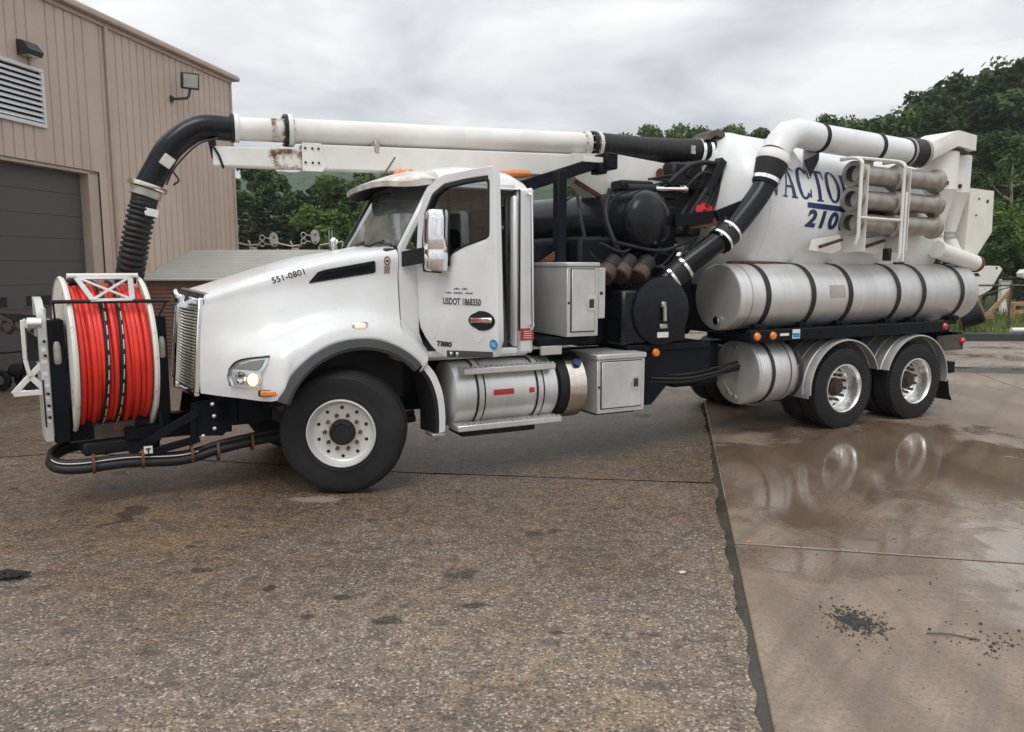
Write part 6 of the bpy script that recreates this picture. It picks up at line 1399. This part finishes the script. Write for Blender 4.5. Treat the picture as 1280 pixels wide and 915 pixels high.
# uprights
m = MB()
for a, s in ((-.40, -1), (.405, 1)):
    m.box((a, -.24, 1.07), (.125, .22, 1.05), b=.012); m.box((a, .25, .95), (.09, .2, .8), b=.012); m.box((a, 0, 1.2), (.06, .5, .25), b=.01)
    m.prism([(a - s * .055, -.31, .54), (a - s * .055, -.31, .86), (a - s * .24, -.31, .66), (a - s * .24, -.31, .54)], (0, .06, 0))
fr = rl(m, 'reel_frame', 'navy_black', T)
m = MB(); m.box((0, -.25, .60), (.72, .12, .15), b=.012); m.box((0, .22, .60), (.72, .12, .15), b=.012); rl(m, 'reel_base', 'muddy_steel', T)
m = MB(); m.box((.04, -.312, .615), (.12, .01, .04), b=.003); rl(m, 'base_slot', 'rusty_steel', T)
m = MB(); m.lathe([(0, .40), (.30, .40), (.32, .43), (.32, .52), (0, .53)], (.12, 0, 0), (0, 0, 1), 32); m.box((.05, -.1, .46), (.62, .5, .12), b=.02); rl(m, 'slew_ring', 'black_plastic', T)
m = MB(); m.tube([(-.44, -.52, 1.75), (.46, -.52, 1.735)], .0165, 10); m.tube([(-.42, -.52, 1.75), (-.40, -.36, 1.6)], .008, 6); m.tube([(.44, -.52, 1.735), (.41, -.36, 1.6)], .008, 6); m.tube(catmull([(-.40, -.33, 1.6), (-.36, -.34, 1.5), (-.41, -.34, 1.35), (-.37, -.33, 1.1), (-.33, -.33, .9)], 6), .006, 6); m.tube(catmull([(.40, -.33, 1.6), (.44, -.34, 1.5), (.42, -.34, 1.3)], 6), .006, 6); rl(m, 'guide_bar', 'black_plastic', T)
for a in (-.40, .42):
    m = MB(); m.lathe([(0, 0), (.025, 0), (.033, .02), (.033, .15), (.022, .19), (0, .2)], (a, -.335, 1.22), (0, 0, 1), 14); rl(m, 'spring_lock', 'galvanised', T)
# level-wind bracket: plate with X cut-out
def LW(a, v): return (a, -.18 - .34 * v, 1.945 - .19 * v)
m = MB(); nrm = V(0, -.19, -.34).normalized()
def strip(p, q, w):
    P_, Q_ = V(*LW(*p)), V(*LW(*q)); m.bar(P_, Q_, w, .012, .002, up=(0, -.5, .87))
for p, q, w in (((-.20, .06), (.22, .06), .04), ((-.15, 1), (.17, 1), .04), ((-.20, .06), (-.13, 1), .045), ((.22, .06), (.17, 1), .045), ((-.19, .05), (.16, .98), .028), ((.21, .05), (-.13, .98), .028)): strip(p, q, w)
lw = rl(m, 'level_wind_bracket', 'aluminium_dull', T)
m = MB(); m.tube([(-.27, -.16, 1.95), (.29, -.16, 1.95)], .026, 12); rl(m, 'level_wind_roller', 'cream_paint', T)
m = MB(); m.tube([(-.26, -.17, 1.905), (-.14, -.17, 1.905)], .035, 12); m.tube([(.20, -.17, 1.91), (.27, -.17, 1.91)], .03, 12); m.xform(RZ).split('level_wind_motor', 'black_plastic', T)
# control cabinet with rounded top
m = MB(); prof_ = [(-.36, .58), (-.36, 1.58)] + [(-.36 + .28 * (1 - math.cos(rad(t))), 1.58 + .20 * math.sin(rad(t))) for t in range(10, 91, 10)] + [(-.06, 1.78), (-.06, .58)]
m.prism([(-.53, b, z) for b, z in prof_], (.06, 0, 0)); cab_ = rl(m, 'control_cabinet', 'aluminium_dull', T)
m = MB(); m.box((-.475, -.2, 1.15), (.03, .3, 1.1), b=.01); rl(m, 'cabinet_edge', 'aluminium_dull', cab_)
m = MB()
for k in range(7): m.box((-.50, -.364, 1.35 - .1 * k), (.035 + .01 * (k % 2), .006, .03))
m.xform(RZ).split('cabinet_label', 'sticker_white', cab_)
m = MB(); m.box((-.50, -.3625, 1.0), (.05, .004, .85)); rl(m, 'cabinet_panel', 'aluminium_dull', cab_)
m = MB()
for z in (1.42, 1.30, .98, .88, .78): m.cyl((-.49, -.366, z), (-.49, -.385, z), .012, n=12)
m.box((-.52, -.37, .9), (.012, .012, .4)); m.xform(RZ).split('cabinet_knobs', 'black_plastic', cab_)
# folding arm of white flat bar, with dark paddle
m = MB()
def fb(a0, z0, a1, z1, b=-.30, w=.045): m.bar((a0 + .13, b, z0), (a1 + .13, b, z1), .03, w, .004)
for p in ((-.76, 1.60, -.76, 1.27), (-.76, 1.27, -.735, 1.13), (-.64, 1.50, -.63, 1.24), (-.63, 1.24, -.735, 1.13), (-.70, 1.52, -.76, 1.60), (-.735, 1.13, -.86, .99), (-.86, .99, -.62, .99), (-.62, .99, -.735, 1.13), (-.66, 1.52, -.56, 1.52), (-.72, 1.58, -.56, 1.58)): fb(*p)
arm_ = rl(m, 'folding_arm', 'white_boom', T)
m = MB(); m.prism([(-.91, -.31, 1.665), (-.60, -.31, 1.625), (-.62, -.31, 1.58), (-.72, -.31, 1.54), (-.90, -.31, 1.64)], (0, .05, 0)); m.prism([(-.735, -.29, 1.25), (-.64, -.29, 1.25), (-.66, -.29, 1.45), (-.73, -.29, 1.5)], (0, .02, 0)); m.prism([(-.81, -.29, 1.0), (-.67, -.29, 1.0), (-.735, -.29, 1.08)], (0, .02, 0)); m.v = [(x + .13, y, z) for x, y, z in m.v]; m.xform(RZ).split('arm_paddle', 'black_plastic', arm_)
m = MB(); m.cyl((-.60, -.33, 1.57), (-.50, -.33, 1.57), .05, n=20); m.cyl((-.5, -.3, 1.0), (-.68, -.3, 1.005), .015, n=8); m.xform(RZ).split('arm_pivot', 'chrome', arm_)
# mounting tongue between reel and truck nose
m = MB(); rbox(m, -1.75, -.85, -.36, -.22, .50, .62, .01); rbox(m, -1.75, -.85, .22, .36, .50, .62, .01)
m.prism([(-1.24, -.50, .60), (-1.20, -.50, .82), (-.94, -.50, .86), (-.88, -.50, .80), (-.86, -.50, .60), (-.95, -.50, .50), (-1.2, -.50, .52)], (0, .04, 0)); m.prism([(-1.24, .46, .60), (-1.20, .46, .82), (-.94, .46, .86), (-.86, .46, .60), (-.95, .46, .50), (-1.2, .46, .52)], (0, .04, 0))
m.bar((-1.72, -.46, .42), (-1.15, -.52, .74), .06, .07); m.bar((-1.6, -.5, .40), (-1.15, -.52, .50), .06, .06); m.bar((-1.2, -.5, .45), (-1.2, -.5, .72), .05, .05); m.bar((-1.45, -.44, .60), (-1.48, -.44, 1.0), .03, .04)
m.box((-.9, 0, .72), (.2, 1.0, .26), b=.02); m.box((-.75, -.43, .72), (.5, .1, .28), b=.015)
mt_ = m.build('mount_tongue', 'navy_black', T)
m = MB()
for (x, z) in ((-1.03, .80), (-1.02, .69), (-1.02, .575), (-1.17, .74), (-1.2, .53), (-1.12, .515)): m.lathe([(0, -.02), (.017, -.016), (.02, 0)], (x, -.502, z), (0, 1, 0), 10)
m.build('mount_bolts', 'chrome', mt_, kind='stuff')
m = MB(); m.box((-1.575, -.545, .445), (.07, .01, .065)); sgn = m.build('mount_sticker', 'sticker_white', T)
m = MB(); m.box((-1.575, -.552, .455), (.04, .004, .012)); m.box((-1.575, -.552, .435), (.014, .004, .035)); m.build('sticker_print', 'ink_black', sgn)
# hoses looping below
m = MB(); pts = catmull([(-1.9, .1, .42), (-2.2, -.05, .42), (-2.33, -.25, .38), (-2.28, -.42, .335), (-2.1, -.48, .32), (-1.75, -.5, .335), (-1.3, -.5, .31), (-.95, -.5, .38), (-.5, -.48, .43), (.2, -.5, .45), (.9, -.5, .5)], 8); m.tube(pts, .042, 12); lh = m.build('feed_hose', 'hose_rubber', T)
m = MB(); pts = [(x, y + .02, z + .055) for x, y, z in pts]; m.tube(pts, .028, 10); m.build('feed_hose', 'hose_rubber', T)
m = MB(); m.tube([(x, y - .045, z + .0) for x, y, z in pts[18:52]], .006, 5); m.build('hose_stripe', 'stripe_white', lh)
m = MB()
for x in (-2.0, -1.62, -1.22, -1.0, -.7): m.lathe([(.075, -.012), (.085, -.012), (.085, .012), (.075, .012)], (x, -.5, .36 if x < -.9 else .42), (1, 0, 0), 16)
m.build('hose_tie', 'rusty_steel', lh)

# ---- separate things carried by the truck
TM = Matrix.Translation(V(-2.0257, 7.8722, 0)) @ Matrix.Rotation(rad(27.056), 4, 'Z')
def pipe_mesh(L):
    m = MB(); m.lathe([(.098, .0), (.155, 0), (.158, .01), (.158, .03), (.15, .045), (.125, .055), (.12, .075), (.12, L - .06), (.15, L - .045), (.157, L - .03), (.157, L - .005), (.15, L), (.10, L), (.10, .0)], (0, 0, 0), (1, 0, 0), 40); m.cyl((.5, 0, 0), (.52, 0, 0), .0985, n=24); return m.mesh('suction_pipe', 'pipe_steel', 30)  # inner disc added to keep light out of the pipe mouth
pm1, pm2 = pipe_mesh(.78), pipe_mesh(.80)
for k, (z, nm) in enumerate(((3.15, 'top'), (2.85, 'middle'), (2.565, 'bottom'))):
    for j, (x, me) in enumerate(((6.33, pm1), (7.12, pm2))):
        o = link('suction_pipe', me); o.matrix_world = TM @ Matrix.Translation(V(x, -1.165, z)) @ Matrix.Rotation(rad(1.5), 4, 'Y')
        o['label'] = ('grey steel suction pipe with open front mouth, %s of the rack' if j == 0 else 'grey steel suction pipe behind the white rack post, %s of the rack') % nm + (' row' if 0 else '')
        MB().lathe([(.0975, .004), (.0975, .49), (0, .49)], (0, 0, 0), (1, 0, 0), 28).build('bore_shade', 'fence_steel', o)  # dark sleeve painting the shade inside the pipe mouth
        o['category'] = 'pipe'; o['group'] = 'suction pipes stored in the white rack'
# red rags tucked by the tank
def rag(pts_, name, label):
    random.seed(len(label)); m = MB(); N = 10; rows = []
    for i in range(N + 1):
        f = i / N; p = np.array(pts_[0]) * (1 - f) + np.array(pts_[1]) * f; w = pts_[2] * (.6 + .5 * math.sin(f * 3))
        rows.append([(p[0] + (k / 6 - .5) * w + random.uniform(-.01, .01), p[1] + .05 * math.sin(k * 1.9 + i * .8) + random.uniform(-.02, .02), p[2] + .03 * math.sin(k * 2 + i) ) for k in range(7)])
    m.grid(rows); m.grid([[(x, y + .012, z) for x, y, z in r] for r in rows]); o = m.build(name, 'red_cloth', None, ang=60); o.matrix_world = TM; o['label'] = label; o['category'] = 'cloth'
rag(((4.52, -.62, 2.76), (4.48, -.66, 2.5), .2), 'red_rag', 'crumpled red cloth hanging beside the front of the white tank')
rag(((4.62, -.72, 2.45), (4.68, -.78, 2.2), .07), 'red_strap', 'narrow red cloth strip hanging below the crumpled red cloth')
# ================================================================== small things on the ground
def pebbles(n, f, smin, smax, name, mat, label, seed, zb=.0):
    r = np.random.RandomState(seed); vs = []; fs = []
    base = np.array([(1, 0, 0), (-1, 0, 0), (0, 1, 0), (0, -1, 0), (0, 0, 1), (0, 0, -1)], float); tri = [(0, 2, 4), (2, 1, 4), (1, 3, 4), (3, 0, 4), (2, 0, 5), (1, 2, 5), (3, 1, 5), (0, 3, 5)]
    for k in range(n):
        x, y, s = f(r); s *= smin + (smax - smin) * r.uniform() ** 2.2; c = base * (r.uniform(.6, 1.2, (6, 1)) * s * np.array([1, 1, .6])); t = r.uniform(0, 6.28)
        c = np.stack([c[:, 0] * math.cos(t) - c[:, 1] * math.sin(t), c[:, 0] * math.sin(t) + c[:, 1] * math.cos(t), c[:, 2]], 1) + np.array([x, y, zb + s * .35])
        b = len(vs); vs += [tuple(q) for q in c]; fs += [tuple(i + b for i in t_) for t_ in tri]
    m = MB(); m.add(vs, fs); return m.build(name, mat, None, ang=10, recalc=False, kind='stuff', label=label, category='stones')
def asp(r):
    Y = 2.9 + 6 * r.uniform() ** 1.7; X = r.uniform(-.75, .5) * Y * 1.0; X = min(X, 1.0 + (Y - 3.2) * .2); return X, Y, 1
pebbles(1500, asp, .0025, .010, 'loose_grit', 'stone', 'fine grit scattered over the asphalt', 2, .001)
def conc(r): Y = 3.0 + 4.5 * r.uniform(); X = 1.25 + (Y - 3.2) * .21 + r.uniform(0, 3.0); return X, Y, 1
pebbles(260, conc, .0025, .009, 'loose_gravel', 'coal', 'dark gravel specks scattered over the wet concrete', 3, .005)
def pile(r): a = r.uniform(0, 6.28); q = r.normal(0, .085); return 1.98 + q * math.cos(a) * 1.15, 4.27 + q * math.sin(a) * 1.3, 1
pebbles(900, pile, .004, .012, 'gravel_patch', 'coal', 'small dark patch of coal-like gravel on the concrete', 4, .005)
def pile2(r): return 2.62 + r.normal(0, .14), 4.02 + r.normal(0, .1), 1
pebbles(90, pile2, .004, .014, 'gravel_patch', 'coal', 'sparse dark gravel beside the thin stick', 5, .005)
m = MB(); m.tube(catmull([(2.31, 4.12, .012), (2.42, 4.10, .016), (2.56, 4.04, .012)], 4), .0045, 6); o = m.build('stick', 'bark', None); o['label'] = 'thin dark stick lying on the wet concrete'; o['category'] = 'stick'
m = MB(); m.box((1.14, 5.0, .008), (.045, .03, .008), Matrix.Rotation(.5, 3, 'Z'), b=.002); o = m.build('paper_scrap', 'litter_white', None); o['label'] = 'small white scrap on the asphalt beside the long joint'; o['category'] = 'litter'
m = MB(); m.box((1.76, 5.58, .010), (.03, .022, .006), b=.002); o = m.build('leaf_scrap', 'amber_lens', None); o['label'] = 'tiny orange leaf scrap at the corner of the concrete bays'; o['category'] = 'litter'
# crumpled dark strap at the left
random.seed(2); m = MB()
for k in range(5):
    p = [(-3.33 + random.uniform(-.14, .14), 4.9 + random.uniform(-.07, .07), .012 + random.uniform(0, .025)) for _ in range(5)]; q = catmull(p, 5)
    m.grid([[(x, y - .012, z), (x, y + .012, z + .006)] for x, y, z in q])
o = m.build('crumpled_strap', 'rubber', None); o['label'] = 'crumpled dark strap lying alone on the asphalt'; o['category'] = 'strap'
# ================================================================== damp air
m = MB(); m.box((0, 330, 49), (1300, 720, 101)); hzm = bpy.data.materials.new('haze_air'); hzm.use_nodes = True
hn_ = hzm.node_tree.nodes; hn_.clear(); ho = hn_.new('ShaderNodeOutputMaterial'); hv = hn_.new('ShaderNodeVolumePrincipled')
hv.inputs['Color'].default_value = (.93, .95, .97, 1); hv.inputs['Density'].default_value = .00055; hv.inputs['Anisotropy'].default_value = .3
hzm.node_tree.links.new(hv.outputs[0], ho.inputs['Volume'])
hz_ = m.build('haze', hzm, None, kind='stuff')
